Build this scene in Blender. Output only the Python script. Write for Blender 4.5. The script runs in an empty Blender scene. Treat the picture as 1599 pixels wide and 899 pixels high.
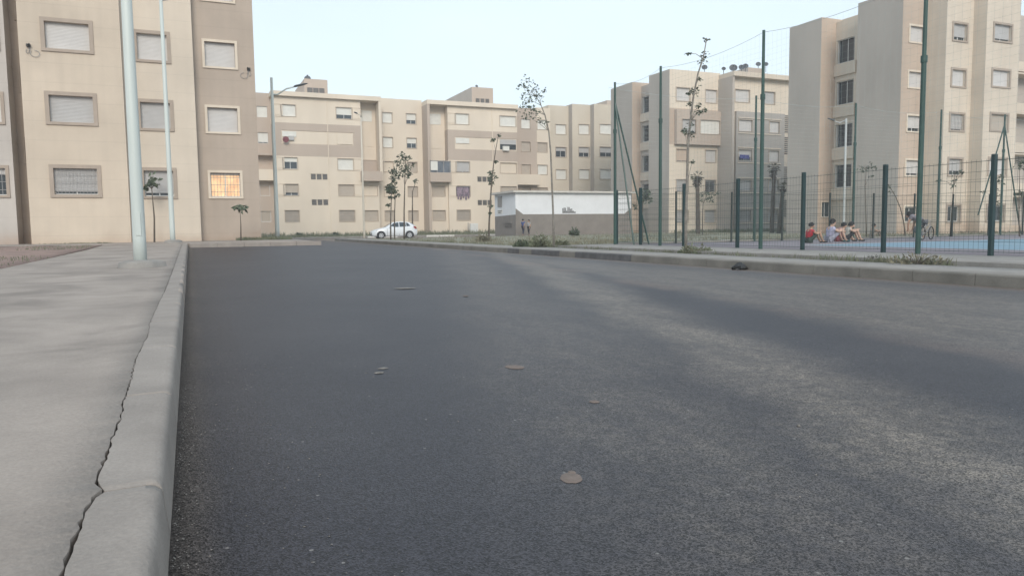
import bpy, bmesh, math, random
from mathutils import Vector, Matrix
random.seed(7)
SC = bpy.context.scene
COL = SC.collection
# ---------------------------------------------------------------- camera
F = 1150.0; TH = math.atan(95.5 / F); RO = 0.0125; PS = math.radians(23.5); EYE = 0.92
r0 = Vector((math.cos(PS), -math.sin(PS), 0)); CF = Vector((math.sin(PS)*math.cos(TH), math.cos(PS)*math.cos(TH), -math.sin(TH)))
u0 = r0.cross(CF); CR = r0*math.cos(RO) - u0*math.sin(RO); CU = u0*math.cos(RO) + r0*math.sin(RO)
cam = bpy.data.cameras.new('camera'); camo = bpy.data.objects.new('camera', cam); COL.objects.link(camo)
camo.matrix_world = Matrix(((CR.x, CU.x, -CF.x, 0), (CR.y, CU.y, -CF.y, 0), (CR.z, CU.z, -CF.z, EYE), (0, 0, 0, 1)))
cam.sensor_width = 36; cam.lens = 36*F/1599; cam.clip_start = .05; cam.clip_end = 6000
SC.camera = camo
# ---------------------------------------------------------------- sky and sun
SUN_EL, SUN_AZ = math.radians(28), math.radians(195)     # azimuth from +Y towards +X
w = bpy.data.worlds.new('World'); SC.world = w; w.use_nodes = True
nt = w.node_tree; N = nt.nodes; L = nt.links; N.clear()
out = N.new('ShaderNodeOutputWorld'); bg = N.new('ShaderNodeBackground'); bg.inputs[1].default_value = 0.1
sky = N.new('ShaderNodeTexSky'); sky.sky_type = 'NISHITA'; sky.sun_disc = False
sky.sun_elevation = SUN_EL; sky.sun_rotation = SUN_AZ; sky.dust_density = 3; sky.air_density = 1
tc = N.new('ShaderNodeTexCoord'); sx = N.new('ShaderNodeSeparateXYZ'); L.new(tc.outputs['Generated'], sx.inputs[0])
cr = N.new('ShaderNodeValToRGB'); L.new(sx.outputs[2], cr.inputs[0])
e = cr.color_ramp.elements; e[0].position = 0.0; e[0].color = (.76, .87, .985, 1); e[1].position = 1; e[1].color = (.56, .645, .74, 1)
x = cr.color_ramp.elements.new(.14); x.color = (.77, .90, .985, 1)
x = cr.color_ramp.elements.new(.33); x.color = (.70, .82, .91, 1)
nz = N.new('ShaderNodeTexNoise'); nz.inputs['Scale'].default_value = 1.5; nz.inputs['Detail'].default_value = 4
mpp = N.new('ShaderNodeMapping'); mpp.inputs['Scale'].default_value = (1, 1, 3); L.new(tc.outputs['Generated'], mpp.inputs[0]); L.new(mpp.outputs[0], nz.inputs[0])
mr = N.new('ShaderNodeMapRange'); L.new(nz.outputs[0], mr.inputs[0]); mr.inputs[1].default_value = .3; mr.inputs[2].default_value = .7; mr.inputs[3].default_value = 8.9; mr.inputs[4].default_value = 10.0
vm = N.new('ShaderNodeVectorMath'); vm.operation = 'SCALE'; L.new(cr.outputs[0], vm.inputs[0]); L.new(mr.outputs[0], vm.inputs['Scale'])
mx = N.new('ShaderNodeMix'); mx.data_type = 'RGBA'; mx.inputs[0].default_value = .92
L.new(sky.outputs[0], mx.inputs[6]); L.new(vm.outputs[0], mx.inputs[7]); L.new(mx.outputs[2], bg.inputs[0]); L.new(bg.outputs[0], out.inputs[0])
sl = bpy.data.lights.new('sun', 'SUN'); sl.energy = 1.6; sl.angle = math.radians(25); sl.color = (1, .93, .84)
so = bpy.data.objects.new('sun', sl); COL.objects.link(so)
sd = Vector((math.sin(SUN_AZ)*math.cos(SUN_EL), math.cos(SUN_AZ)*math.cos(SUN_EL), math.sin(SUN_EL)))
so.rotation_euler = sd.to_track_quat('Z', 'Y').to_euler()
SC.view_settings.view_transform = 'Standard'; SC.view_settings.look = 'None'; SC.view_settings.exposure = 0.45; SC.view_settings.gamma = 1
try: SC.cycles.max_bounces = 6; SC.cycles.transparent_max_bounces = 8
except Exception: pass

def at(px, py, X=None, Y=None, Z=None, D=None):
    """point of the place seen at a pixel of the photograph, on a known real plane"""
    a = (px-799.5)/F; b = -(py-449.5)/F
    d = CF + a*CR + b*CU
    if D is not None: k = D
    elif X is not None: k = X/d.x
    elif Y is not None: k = Y/d.y
    else: k = (Z-EYE)/d.z
    return Vector((k*d.x, k*d.y, EYE+k*d.z))
def fx(px, py, Y): return at(px, py, Y=Y).x
def sm(a, b, v):
    t = max(0., min(1., (v-a)/(b-a))); return t*t*(3-2*t)
def g(x, y):
    return .0085*max(0, min(y, 33))*(1-sm(4.8, 10, x))*(1-sm(46, 58, y))

# ---------------------------------------------------------------- materials
MATS = {}
def mat(name, col, rough=.8, var=.12, scale=3., bump=0., bscale=60., metal=0., spec=.5, tint=None, joint=None, streak=0., emis=None, fine=0.):
    m = bpy.data.materials.new(name); m.use_nodes = True; MATS[name] = m
    n = m.node_tree.nodes; l = m.node_tree.links; b = n['Principled BSDF']
    b.inputs['Roughness'].default_value = rough; b.inputs['Metallic'].default_value = metal; b.inputs['Specular IOR Level'].default_value = spec
    geo = n.new('ShaderNodeNewGeometry'); pos = geo.outputs['Position']
    t = n.new('ShaderNodeTexNoise'); t.inputs['Scale'].default_value = scale; t.inputs['Detail'].default_value = 6; t.inputs['Roughness'].default_value = .6
    mp = n.new('ShaderNodeMapping'); l.new(pos, mp.inputs[0]); l.new(mp.outputs[0], t.inputs[0])
    if streak: mp.inputs['Scale'].default_value = (1, 1, streak)
    r = n.new('ShaderNodeValToRGB'); l.new(t.outputs[0], r.inputs[0])
    c2 = tint or tuple(c*(1-var*2.2) for c in col)
    r.color_ramp.elements[0].position = .3; r.color_ramp.elements[0].color = (*c2, 1)
    r.color_ramp.elements[1].position = .7; r.color_ramp.elements[1].color = (*[min(1, c*(1+var*.5)) for c in col], 1)
    res = r.outputs[0]
    if fine:
        t2 = n.new('ShaderNodeTexNoise'); t2.inputs['Scale'].default_value = bscale*1.3; t2.inputs['Detail'].default_value = 3; l.new(pos, t2.inputs[0])
        m2 = n.new('ShaderNodeMapRange'); l.new(t2.outputs[0], m2.inputs[0]); m2.inputs[1].default_value = .3; m2.inputs[2].default_value = .7; m2.inputs[3].default_value = 1-fine; m2.inputs[4].default_value = 1+fine
        v = n.new('ShaderNodeVectorMath'); v.operation = 'SCALE'; l.new(res, v.inputs[0]); l.new(m2.outputs[0], v.inputs['Scale']); res = v.outputs[0]
    if joint:      # faint render joints on plaster every `joint` metres
        s = n.new('ShaderNodeSeparateXYZ'); l.new(pos, s.inputs[0])
        a = n.new('ShaderNodeMath'); a.operation = 'PINGPONG'; l.new(s.outputs[2], a.inputs[0]); a.inputs[1].default_value = joint/2
        c = n.new('ShaderNodeMapRange'); l.new(a.outputs[0], c.inputs[0]); c.inputs[1].default_value = .008; c.inputs[2].default_value = .022; c.inputs[3].default_value = .93; c.inputs[4].default_value = 1
        v = n.new('ShaderNodeVectorMath'); v.operation = 'SCALE'; l.new(res, v.inputs[0]); l.new(c.outputs[0], v.inputs['Scale']); res = v.outputs[0]
    if joint:      # rain streaks running down the render, and reddish splash dirt low on the wall
        ms = n.new('ShaderNodeMapping'); ms.inputs['Scale'].default_value = (3.5, 3.5, .12); l.new(pos, ms.inputs[0])
        ts = n.new('ShaderNodeTexNoise'); ts.inputs['Scale'].default_value = 1; ts.inputs['Detail'].default_value = 5; l.new(ms.outputs[0], ts.inputs[0])
        cs = n.new('ShaderNodeMapRange'); l.new(ts.outputs[0], cs.inputs[0]); cs.inputs[1].default_value = .35; cs.inputs[2].default_value = .7; cs.inputs[3].default_value = 1.02; cs.inputs[4].default_value = .965
        v = n.new('ShaderNodeVectorMath'); v.operation = 'SCALE'; l.new(res, v.inputs[0]); l.new(cs.outputs[0], v.inputs['Scale']); res = v.outputs[0]
        ad = n.new('ShaderNodeMath'); ad.operation = 'MULTIPLY_ADD'; l.new(t.outputs[0], ad.inputs[0]); ad.inputs[1].default_value = 1.6; l.new(s.outputs[2], ad.inputs[2])
        dm = n.new('ShaderNodeMapRange'); dm.interpolation_type = 'SMOOTHSTEP'; l.new(ad.outputs[0], dm.inputs[0]); dm.inputs[1].default_value = 1.1; dm.inputs[2].default_value = 1.9; dm.inputs[3].default_value = .45; dm.inputs[4].default_value = 0
        mm = n.new('ShaderNodeMix'); mm.data_type = 'RGBA'; l.new(dm.outputs[0], mm.inputs[0]); l.new(res, mm.inputs[6]); mm.inputs[7].default_value = (.40, .27, .19, 1); res = mm.outputs[2]
    l.new(res, b.inputs['Base Color'])
    if bump:
        t3 = n.new('ShaderNodeTexNoise'); t3.inputs['Scale'].default_value = bscale; t3.inputs['Detail'].default_value = 4; l.new(pos, t3.inputs[0])
        bp = n.new('ShaderNodeBump'); bp.inputs['Strength'].default_value = bump; bp.inputs['Distance'].default_value = .01; l.new(t3.outputs[0], bp.inputs['Height']); l.new(bp.outputs[0], b.inputs['Normal'])
    if emis:
        l.new(res, b.inputs['Emission Color']); b.inputs['Emission Strength'].default_value = emis
    return m
cream = mat('cream_plaster', (.60, .51, .41), .9, .07, .35, .2, 90, joint=.78, fine=.04)
creamL = mat('pale_cream_plaster', (.64, .555, .455), .9, .06, .35, .2, 90, joint=.78, fine=.04)
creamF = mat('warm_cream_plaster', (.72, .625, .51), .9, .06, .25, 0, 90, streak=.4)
tan = mat('tan_plaster', (.45, .372, .305), .9, .07, .35, .2, 90, joint=.78, fine=.04)
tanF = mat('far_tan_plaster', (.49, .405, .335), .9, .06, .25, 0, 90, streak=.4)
shade_taupe = mat('shaded_taupe_plaster', (.46, .41, .36), .9, .07, .3, 0, 90, streak=.5)  # darker plaster: shade of left-facing and recessed walls put into the colour
pink = mat('pinkish_plaster', (.52, .415, .33), .9, .07, .3, .15, 90, joint=.78, streak=.4)
surr = mat('tan_window_surround', (.40, .33, .27), .85, .06, 2)
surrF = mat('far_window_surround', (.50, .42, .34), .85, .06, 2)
surrC = mat('cream_window_surround', (.68, .59, .48), .85, .05, 2)
shut = mat('pale_roller_shutter', (.58, .56, .54), .55, .03, 2)
shutG = mat('grey_roller_shutter', (.45, .44, .43), .55, .04, 2)
shutT = mat('beige_roller_shutter', (.44, .38, .315), .6, .05, 2)
shutW = mat('white_roller_shutter', (.70, .69, .64), .55, .04, 2)
glass = mat('window_glass', (.035, .045, .05), .12, .1, 2, spec=.8)
alu = mat('white_window_profile', (.68, .68, .66), .4, .04, 5)
grilm = mat('window_grille_iron', (.30, .29, .28), .5, .1, 5)
concrete = mat('pavement_concrete', (.35, .30, .26), .85, .12, 1.1, .35, 55, fine=.08)
kerbm = mat('kerb_concrete', (.315, .278, .246), .85, .10, 2.5, .35, 70, fine=.08)
kerbR = mat('weathered_kerb_concrete', (.31, .29, .265), .85, .12, 2, .35, 70, fine=.1)
kerbT = mat('dusty_tan_kerb', (.215, .198, .172), .88, .16, 1.6, .35, 70, fine=.1)
kerbD = mat('blackened_kerb_concrete', (.125, .12, .12), .85, .2, 3, .3, 70)
kerbW = mat('white_painted_kerb', (.72, .70, .66), .7, .06, 3)
dirt = mat('reddish_dirt', (.30, .205, .17), .95, .2, 1.5, .6, 25, tint=(.19, .135, .115), fine=.15)
soil = mat('dark_gutter_soil', (.10, .09, .07), .95, .2, 4, .5, 30)
verge = mat('dry_verge', (.27, .25, .20), .95, .25, .6, .5, 20, tint=(.13, .15, .085), fine=.15)
groundm = mat('open_ground', (.24, .21, .16), .95, .2, .2, .3, 10)
courtm = mat('mauve_court_paint', (.22, .198, .215), .8, .08, .8, .1, 60)
blue = mat('blue_court_paint', (.18, .27, .365), .7, .10, .5, .1, 60, tint=(.16, .28, .33))
whitep = mat('white_line_paint', (.68, .68, .66), .7, .08, 4)
greenp = mat('green_painted_post', (.010, .036, .036), .45, .1, 4)
greenpole = mat('green_painted_pole', (.030, .075, .062), .42, .12, 3)
wirem = mat('green_fence_wire', (.06, .09, .08), .5, .1, 3)
netm = mat('grey_green_net_thread', (.42, .46, .44), .7, .1, 3)
lampw = mat('white_lamp_post_paint', (.57, .62, .59), .45, .08, 1.5, streak=.15)
lampd = mat('dark_lamp_head', (.09, .10, .11), .4, .1, 4)
whitew = mat('white_painted_render', (.76, .775, .79), .8, .04, 1)
greyw = mat('grey_brown_render', (.245, .22, .195), .9, .08, 1.2)
slabm = mat('roof_slab_concrete', (.60, .57, .52), .85, .08, 2)
bark = mat('sapling_bark', (.14, .115, .09), .9, .2, 12)
barkg = mat('grey_sapling_bark', (.24, .22, .19), .9, .2, 12)
palmb = mat('palm_bark', (.13, .105, .085), .95, .3, 14)
leafm = mat('sapling_leaves', (.115, .145, .09), .6, .3, 6)
leafg = mat('grey_green_leaves', (.12, .15, .105), .7, .3, 6)
palml = mat('palm_leaves', (.06, .075, .04), .6, .3, 8, tint=(.10, .085, .05))
weedm = mat('green_weeds', (.12, .145, .09), .8, .35, 5, tint=(.15, .14, .09))
dryw = mat('dry_grass', (.25, .23, .16), .9, .3, 5)
carw = mat('white_car_paint', (.74, .77, .79), .22, .02, 1, spec=.6)
rubber = mat('black_rubber', (.02, .02, .022), .8, .1, 5)
rimm = mat('alloy_rim', (.55, .56, .57), .35, .05, 5, metal=.6)
carg = mat('car_glass', (.03, .045, .055), .08, .1, 3, spec=.9)
redl = mat('red_lamp_lens', (.30, .02, .02), .2, .1, 5)
headl = mat('clear_lamp_lens', (.5, .55, .58), .1, .1, 5)
trim = mat('black_plastic_trim', (.02, .02, .02), .5, .1, 5)
splat = mat('dried_cement_patch', (.19, .15, .128), .9, .1, 30, .3, 80)
stonem = mat('small_stones', (.27, .25, .225), .9, .3, 20)
skin = mat('skin', (.42, .26, .18), .6, .05, 5)
skinL = mat('lighter_skin', (.50, .33, .25), .6, .05, 5)
hairm = mat('black_hair', (.015, .012, .012), .7, .1, 20)
curtain = mat('lit_orange_curtain', (.95, .70, .40), .8, .1, 1.6, emis=.42, tint=(.60, .30, .17))
laundry = mat('hanging_laundry', (.30, .22, .26), .9, .5, 5, tint=(.05, .05, .07))
bluecl = mat('blue_cloth', (.05, .06, .30), .8, .2, 8)
redm = mat('red_fabric', (.35, .03, .05), .8, .1, 8)

def asphalt():
    m = bpy.data.materials.new('asphalt'); m.use_nodes = True
    n = m.node_tree.nodes; l = m.node_tree.links; b = n['Principled BSDF']
    geo = n.new('ShaderNodeNewGeometry'); P = geo.outputs['Position']
    def noise(s, d=5, sc=None, r=.6):
        t = n.new('ShaderNodeTexNoise'); t.inputs['Scale'].default_value = s; t.inputs['Detail'].default_value = d; t.inputs['Roughness'].default_value = r
        if sc:
            mp = n.new('ShaderNodeMapping'); mp.inputs['Scale'].default_value = sc; l.new(P, mp.inputs[0]); l.new(mp.outputs[0], t.inputs[0])
        else: l.new(P, t.inputs[0])
        return t.outputs[0]
    def M(op, a, b_=None, c=None):
        q = n.new('ShaderNodeMath'); q.operation = op
        for i, v in enumerate((a, b_, c)):
            if v is None: continue
            if isinstance(v, (int, float)): q.inputs[i].default_value = v
            else: l.new(v, q.inputs[i])
        return q.outputs[0]
    def mr(v, a, b_, c, d):
        q = n.new('ShaderNodeMapRange'); l.new(v, q.inputs[0]); q.interpolation_type = 'SMOOTHSTEP'
        for i, k in enumerate((a, b_, c, d)): q.inputs[i+1].default_value = k
        return q.outputs[0]
    s = n.new('ShaderNodeSeparateXYZ'); l.new(P, s.inputs[0]); X, Y = s.outputs[0], s.outputs[1]
    warp = M('MULTIPLY', M('SUBTRACT', noise(.8, 5), .5), 1.3)
    # dusty band left by turning vehicles (x = 1.96 + .32 y) and the dusty far lane beyond it
    def off_line(a_, bb, wk): return M('ADD', M('SUBTRACT', X, M('ADD', M('MULTIPLY', Y, bb), a_)), M('MULTIPLY', warp, wk))
    streak = noise(2.2, 7, (1.4, .45, 1), .7)
    t1 = mr(M('ABSOLUTE', off_line(2.05, .325, .7)), .0, .80, 1, 0)
    t1b = mr(M('ABSOLUTE', off_line(1.05, .30, .9)), .0, 1.1, .42, 0)
    lane = M('MULTIPLY', mr(off_line(3.95, .20, .5), -.1, .75, 0, 1), mr(X, 8.0, 10.0, 1, .35))
    tan_ = mr(M('ABSOLUTE', off_line(4.45, .17, .5)), .0, .5, 1, 0)
    brk = mr(streak, .32, .66, .5, 1)
    dust = M('MULTIPLY', M('MULTIPLY', M('MAXIMUM', M('MAXIMUM', t1, t1b), M('MULTIPLY', lane, .78)), brk), mr(noise(14, 5), .3, .7, .55, 1.25))
    dust = M('MULTIPLY', dust, mr(Y, 14, 34, 1, .45))
    edge = mr(M('ADD', X, M('MULTIPLY', warp, .12)), -.08, .10, 1, 0)      # grit gathered along the left kerb
    edgeR = mr(M('ADD', X, M('MULTIPLY', warp, .35)), 9.5, 10.3, 0, 1)
    base = n.new('ShaderNodeValToRGB'); l.new(noise(.45, 7, None, .65), base.inputs[0])
    base.color_ramp.elements[0].position = .33; base.color_ramp.elements[0].color = (.017, .0167, .0235, 1)
    base.color_ramp.elements[1].position = .68; base.color_ramp.elements[1].color = (.036, .0345, .040, 1)
    def mix(f, a, c):
        q = n.new('ShaderNodeMix'); q.data_type = 'RGBA'; l.new(f, q.inputs[0]); l.new(a, q.inputs[6])
        if isinstance(c, tuple): q.inputs[7].default_value = (*c, 1)
        else: l.new(c, q.inputs[7])
        return q.outputs[2]
    c = mix(M('MULTIPLY', dust, 1.0), base.outputs[0], (.152, .131, .110))
    c = mix(M('MULTIPLY', edge, .35), c, (.20, .17, .14))
    c = mix(M('MULTIPLY', edgeR, .6), c, (.19, .15, .12))
    c = mix(M('MULTIPLY', M('MULTIPLY', tan_, mr(noise(.5, 3), .42, .6, 0, 1)), .45), c, (.15, .105, .085))
    # aggregate speckle
    v = n.new('ShaderNodeTexVoronoi'); v.inputs['Scale'].default_value = 175; l.new(P, v.inputs[0])
    fg = n.new('ShaderNodeSeparateColor'); l.new(v.outputs['Color'], fg.inputs[0])
    sp = mr(fg.outputs[0], 0, 1, .3, 1.85)
    sc = n.new('ShaderNodeVectorMath'); sc.operation = 'SCALE'; l.new(c, sc.inputs[0]); l.new(sp, sc.inputs['Scale'])
    v2 = n.new('ShaderNodeTexVoronoi'); v2.inputs['Scale'].default_value = 26; l.new(P, v2.inputs[0])
    f2 = n.new('ShaderNodeSeparateColor'); l.new(v2.outputs['Color'], f2.inputs[0])
    fleck = M('MULTIPLY', mr(f2.outputs[1], .955, .96, 0, 1), mr(v2.outputs['Distance'], .12, .2, 1, 0))
    c = mix(M('MULTIPLY', fleck, .7), sc.outputs[0], (.26, .25, .235))
    l.new(c, b.inputs['Base Color'])
    b.inputs['Roughness'].default_value = .5; b.inputs['Specular IOR Level'].default_value = .36
    bp = n.new('ShaderNodeBump'); bp.inputs['Strength'].default_value = .45; bp.inputs['Distance'].default_value = .003
    l.new(M('ADD', v.outputs['Distance'], noise(220, 2)), bp.inputs['Height']); l.new(bp.outputs[0], b.inputs['Normal'])
    return m
asph = asphalt()

def stained_concrete():
    m = concrete; n = m.node_tree.nodes; l = m.node_tree.links; b = n['Principled BSDF']
    src = b.inputs['Base Color'].links[0].from_socket
    geo = n.new('ShaderNodeNewGeometry'); mp = n.new('ShaderNodeMapping'); mp.inputs['Scale'].default_value = (.8, .75, 1); mp.inputs['Rotation'].default_value = (0, 0, .5)
    l.new(geo.outputs['Position'], mp.inputs[0])
    t = n.new('ShaderNodeTexNoise'); t.inputs['Scale'].default_value = 1.3; t.inputs['Detail'].default_value = 7; t.inputs['Distortion'].default_value = .8; l.new(mp.outputs[0], t.inputs[0])
    r = n.new('ShaderNodeMapRange'); l.new(t.outputs[0], r.inputs[0]); r.inputs[1].default_value = .47; r.inputs[2].default_value = .66; r.inputs[3].default_value = 1.03; r.inputs[4].default_value = .77
    v = n.new('ShaderNodeVectorMath'); v.operation = 'SCALE'; l.new(src, v.inputs[0]); l.new(r.outputs[0], v.inputs['Scale']); l.new(v.outputs[0], b.inputs['Base Color'])
stained_concrete()

# ---------------------------------------------------------------- mesh helpers
class MB:
    def __init__(s): s.v = []; s.f = []; s.mi = []; s.cur = 0
    def add(s, vs, fs):
        o = len(s.v); s.v += [tuple(p) for p in vs]; s.f += [tuple(i+o for i in f) for f in fs]; s.mi += [s.cur]*len(fs)
    def box(s, x0, x1, y0, y1, z0, z1):
        s.add([(x0,y0,z0),(x1,y0,z0),(x1,y1,z0),(x0,y1,z0),(x0,y0,z1),(x1,y0,z1),(x1,y1,z1),(x0,y1,z1)],
              [(3,2,1,0),(4,5,6,7),(0,1,5,4),(1,2,6,5),(2,3,7,6),(3,0,4,7)])
    def tube(s, pts, rad, n=8, cap=True):
        pts = [Vector(p) for p in pts]; rads = rad if isinstance(rad, (list, tuple)) else [rad]*len(pts)
        o = len(s.v); ref = None
        for i, p in enumerate(pts):
            d = (pts[min(i+1, len(pts)-1)]-pts[max(i-1, 0)]).normalized()
            if ref is None: ref = Vector((1, 0, 0)) if abs(d.x) < .8 else Vector((0, 1, 0))
            a = d.cross(ref).normalized(); b = d.cross(a); ref = a.cross(d).normalized() if False else ref
            for k in range(n):
                t = 2*math.pi*k/n; s.v.append(tuple(p+(a*math.cos(t)+b*math.sin(t))*rads[i]))
        for i in range(len(pts)-1):
            for k in range(n):
                k2 = (k+1) % n; s.f.append((o+i*n+k, o+(i+1)*n+k, o+(i+1)*n+k2, o+i*n+k2)); s.mi.append(s.cur)
        if cap:
            s.f.append(tuple(o+k for k in range(n))); s.f.append(tuple(o+(len(pts)-1)*n+k for k in reversed(range(n)))); s.mi += [s.cur]*2
    def mesh(s, name, mats, smooth=False):
        me = bpy.data.meshes.new(name); me.from_pydata(s.v, [], s.f)
        for m in (mats if isinstance(mats, (list, tuple)) else [mats]): me.materials.append(m)
        me.polygons.foreach_set('material_index', s.mi)
        if smooth: me.polygons.foreach_set('use_smooth', [True]*len(s.f))
        me.update(); bm = bmesh.new(); bm.from_mesh(me); bmesh.ops.recalc_face_normals(bm, faces=bm.faces); bm.to_mesh(me); bm.free()
        return me
    def build(s, name, mats, parent=None, smooth=False, loc=None, **kw):
        return put(name, s.mesh(name, mats, smooth), parent, loc, **kw)
def put(name, me, parent=None, loc=None, rz=0, label=None, cat=None, group=None, kind=None):
    o = bpy.data.objects.new(name, me); COL.objects.link(o)
    if parent is not None: o.parent = parent
    if loc is not None: o.location = loc
    if rz: o.rotation_euler = (0, 0, rz)
    tag(o, label, cat, group, kind); return o
def tag(o, label=None, cat=None, group=None, kind=None):
    if label: o['label'] = label
    if cat: o['category'] = cat
    if group: o['group'] = group
    if kind: o['kind'] = kind
    return o
def empty(name, loc, label, cat, group=None, rz=0):
    o = bpy.data.objects.new(name, None); COL.objects.link(o); o.location = loc; o.rotation_euler = (0, 0, rz); o.empty_display_size = .3
    return tag(o, label, cat, group)
def copy_tree(o, parent=None):
    c = o.copy(); COL.objects.link(c)
    if parent is not None: c.parent = parent
    for ch in KIDS(o): copy_tree(ch, c)
    return c
def KIDS(o): return [c for c in COL.objects if c.parent == o]
def bevel(me, w, seg=2):
    bm = bmesh.new(); bm.from_mesh(me); bmesh.ops.bevel(bm, geom=bm.edges[:]+bm.verts[:], offset=w, segments=seg, affect='EDGES', profile=.6); bm.to_mesh(me); bm.free(); return me

# ---------------------------------------------------------------- ground sheets
def axis(a, b, step): n = max(1, round((b-a)/step)); return [a+(b-a)*i/n for i in range(n+1)]
def sheet(name, xs, ys, off, m, skirt=.3, jit=0., label=None, edge=None, zf=None):
    b = MB(); nx, ny = len(xs), len(ys); rnd = random.Random(3)
    for y in ys:
        for i, x in enumerate(xs):
            xx = x
            if edge: xx = edge(i, x, y)
            z = (zf(xx, y) if zf else g(xx, y)) + off + (rnd.uniform(-jit, jit) if 0 < i < nx-1 else 0)
            b.v.append((xx, y, z))
    for j in range(ny-1):
        for i in range(nx-1):
            b.f.append((j*nx+i, j*nx+i+1, (j+1)*nx+i+1, (j+1)*nx+i)); b.mi.append(0)
    if skirt:
        ring = [i for i in range(nx)]+[j*nx+nx-1 for j in range(1, ny)]+[(ny-1)*nx+i for i in range(nx-2, -1, -1)]+[j*nx for j in range(ny-2, 0, -1)]
        o = len(b.v)
        for i in ring: v = b.v[i]; b.v.append((v[0], v[1], v[2]-skirt))
        for k in range(len(ring)):
            k2 = (k+1) % len(ring); b.f.append((ring[k], o+k, o+k2, ring[k2])); b.mi.append(0)
    me = bpy.data.meshes.new(name); me.from_pydata(b.v, [], b.f); me.materials.append(m)
    me.polygons.foreach_set('use_smooth', [i < (nx-1)*(ny-1) for i in range(len(b.f))]); me.update()
    o = put(name, me, kind='structure')
    if label: o['label'] = label
    return o
gx = [-3000, -400, -100, -30, 0, 60, 120, 400, 3000]
sheet('ground', gx, [-3000, -400, -60, 0, 60, 130, 400, 3000], -.06, groundm, 0, zf=lambda x, y: 0)
road = sheet('road', axis(-.2, 10.4, .55)+axis(12, 90, 6), axis(-14, 72.2, 1.2), 0, asph, .05)
# left pavement, with the jagged crack between slab and kerb
crack = [(1.0, -.285), (1.78, -.28), (1.91, -.277), (2.16, -.283), (2.27, -.268), (2.33, -.258), (2.36, -.27), (2.43, -.283), (2.6, -.276), (2.86, -.281), (3.2, -.276), (3.5, -.288), (3.84, -.288), (4.3, -.30), (4.71, -.305), (5.3, -.297), (5.5, -.288), (6.1, -.31), (6.7, -.308), (7.8, -.30), (9, -.29), (11.67, -.285), (20, -.285), (31.0, -.285)]
rr = random.Random(11); cr2 = []
for a, b_ in zip(crack, crack[1:]):
    n = max(1, int((b_[0]-a[0])/(.035 if a[0] < 4.5 else .07))) if a[0] < 9 else 1
    for i in range(n):
        t = i/n; cr2.append((a[0]+(b_[0]-a[0])*t, a[1]+(b_[1]-a[1])*t+(rr.uniform(-.0042, .0042) if a[0] < 9 else 0)))
cr2.append(crack[-1])
def cx(y):
    if y <= cr2[0][0]: return cr2[0][1]
    for a, b_ in zip(cr2, cr2[1:]):
        if a[0] <= y <= b_[0]: return a[1]+(b_[1]-a[1])*(y-a[0])/(b_[0]-a[0])
    return cr2[-1][1]
def gap(y): return .0085-.0035*sm(2.2, 3.4, y)-.0025*sm(4.4, 5, y)
ysP = sorted(set([-13, -5, 0]+[p[0] for p in cr2]+[20, 25, 31.15]))
def pedge(i, x, y):
    if i == len(xsP)-1: return cx(y)-gap(y)*(1+.6*math.sin(y*61)+.3*math.sin(y*17))
    if i == 0: return x+.25*math.sin(y*1.3)*sm(4, 9, y)+.1*math.sin(y*4.1)
    return x
xsP = [-3.15, -2.4, -1.6, -.9, -.45, -.3]
pave = sheet('pavement', xsP, ysP, .175, concrete, .3, edge=pedge)
# kerb stones of the left side: inner edge follows the crack, rounded road edge, recessed joints
def kerb_left(y0, y1, nm, m, parent):
    ys = [y for y in [p[0] for p in cr2] if y0+.004 < y < y1-.004]; ys = [y0]+ys+[y1]
    b = MB(); prof = []
    for k, y in enumerate(ys):
        base = g(0, y); i = cx(y)
        end = .006 if k in (0, len(ys)-1) else 0
        pr = [(i, -.06), (i, .173-end), (-.150, .1755-end), (-.137, .1745-end), (-.125, .171-end), (-.116, .164-end), (-.110, .154), (-.106, .140), (-.088, -.06)]
        for (px_, pz) in pr: b.v.append((px_, y, base+pz))
    n = 9
    for k in range(len(ys)-1):
        for j in range(n-1): b.f.append((k*n+j, k*n+j+1, (k+1)*n+j+1, (k+1)*n+j)); b.mi.append(0)
    b.f.append(tuple(range(n))); b.f.append(tuple((len(ys)-1)*n+j for j in reversed(range(n)))); b.mi += [0, 0]
    o = b.build(nm, m, parent)
    for p_ in o.data.polygons: p_.use_smooth = len(p_.vertices) == 4 and abs(p_.normal.y) < .5 and p_.center.x > -.150
    return o
kerbline = empty('kerb', (0, 0, 0), None, None); kerbline['kind'] = 'structure'
ysj = [-9.0, -6.3, -3.6, -.9, 1.0, 2.33, 3.6, 4.95, 6.3]
while ysj[-1] < 30: ysj.append(ysj[-1]+1.35)
ysj[-1] = 31.1
for a, b_ in zip(ysj, ysj[1:]): kerb_left(a+.0025, b_-.0025, 'kerb_stone', kerbm, kerbline)
# apron in front of and beside the left building
sheet('pavement', axis(-16, 4.5, 1.2), axis(31.17, 36.95, 1), .172, concrete, .3)
sheet('pavement', axis(3.2, 4.5, .65), axis(36.96, 46, 1.3), .172, concrete, .3)
def stone_box(L_, W_, H_, r=.02): b = MB(); b.box(-L_/2, L_/2, 0, W_, -.1, H_); return bevel(b.mesh('kerb_stone', kerbm), r)
k_me = stone_box(.992, .14, .174)
xk = -.05+.5
while xk < 4.6:
    put('kerb_stone', k_me, kerbline, (xk, 31.02, g(xk, 31))); xk += 1
for i in range(14): put('kerb_stone', k_me, kerbline, (4.64, 31.6+i, g(4.6, 31.6+i)), rz=math.pi/2)
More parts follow.
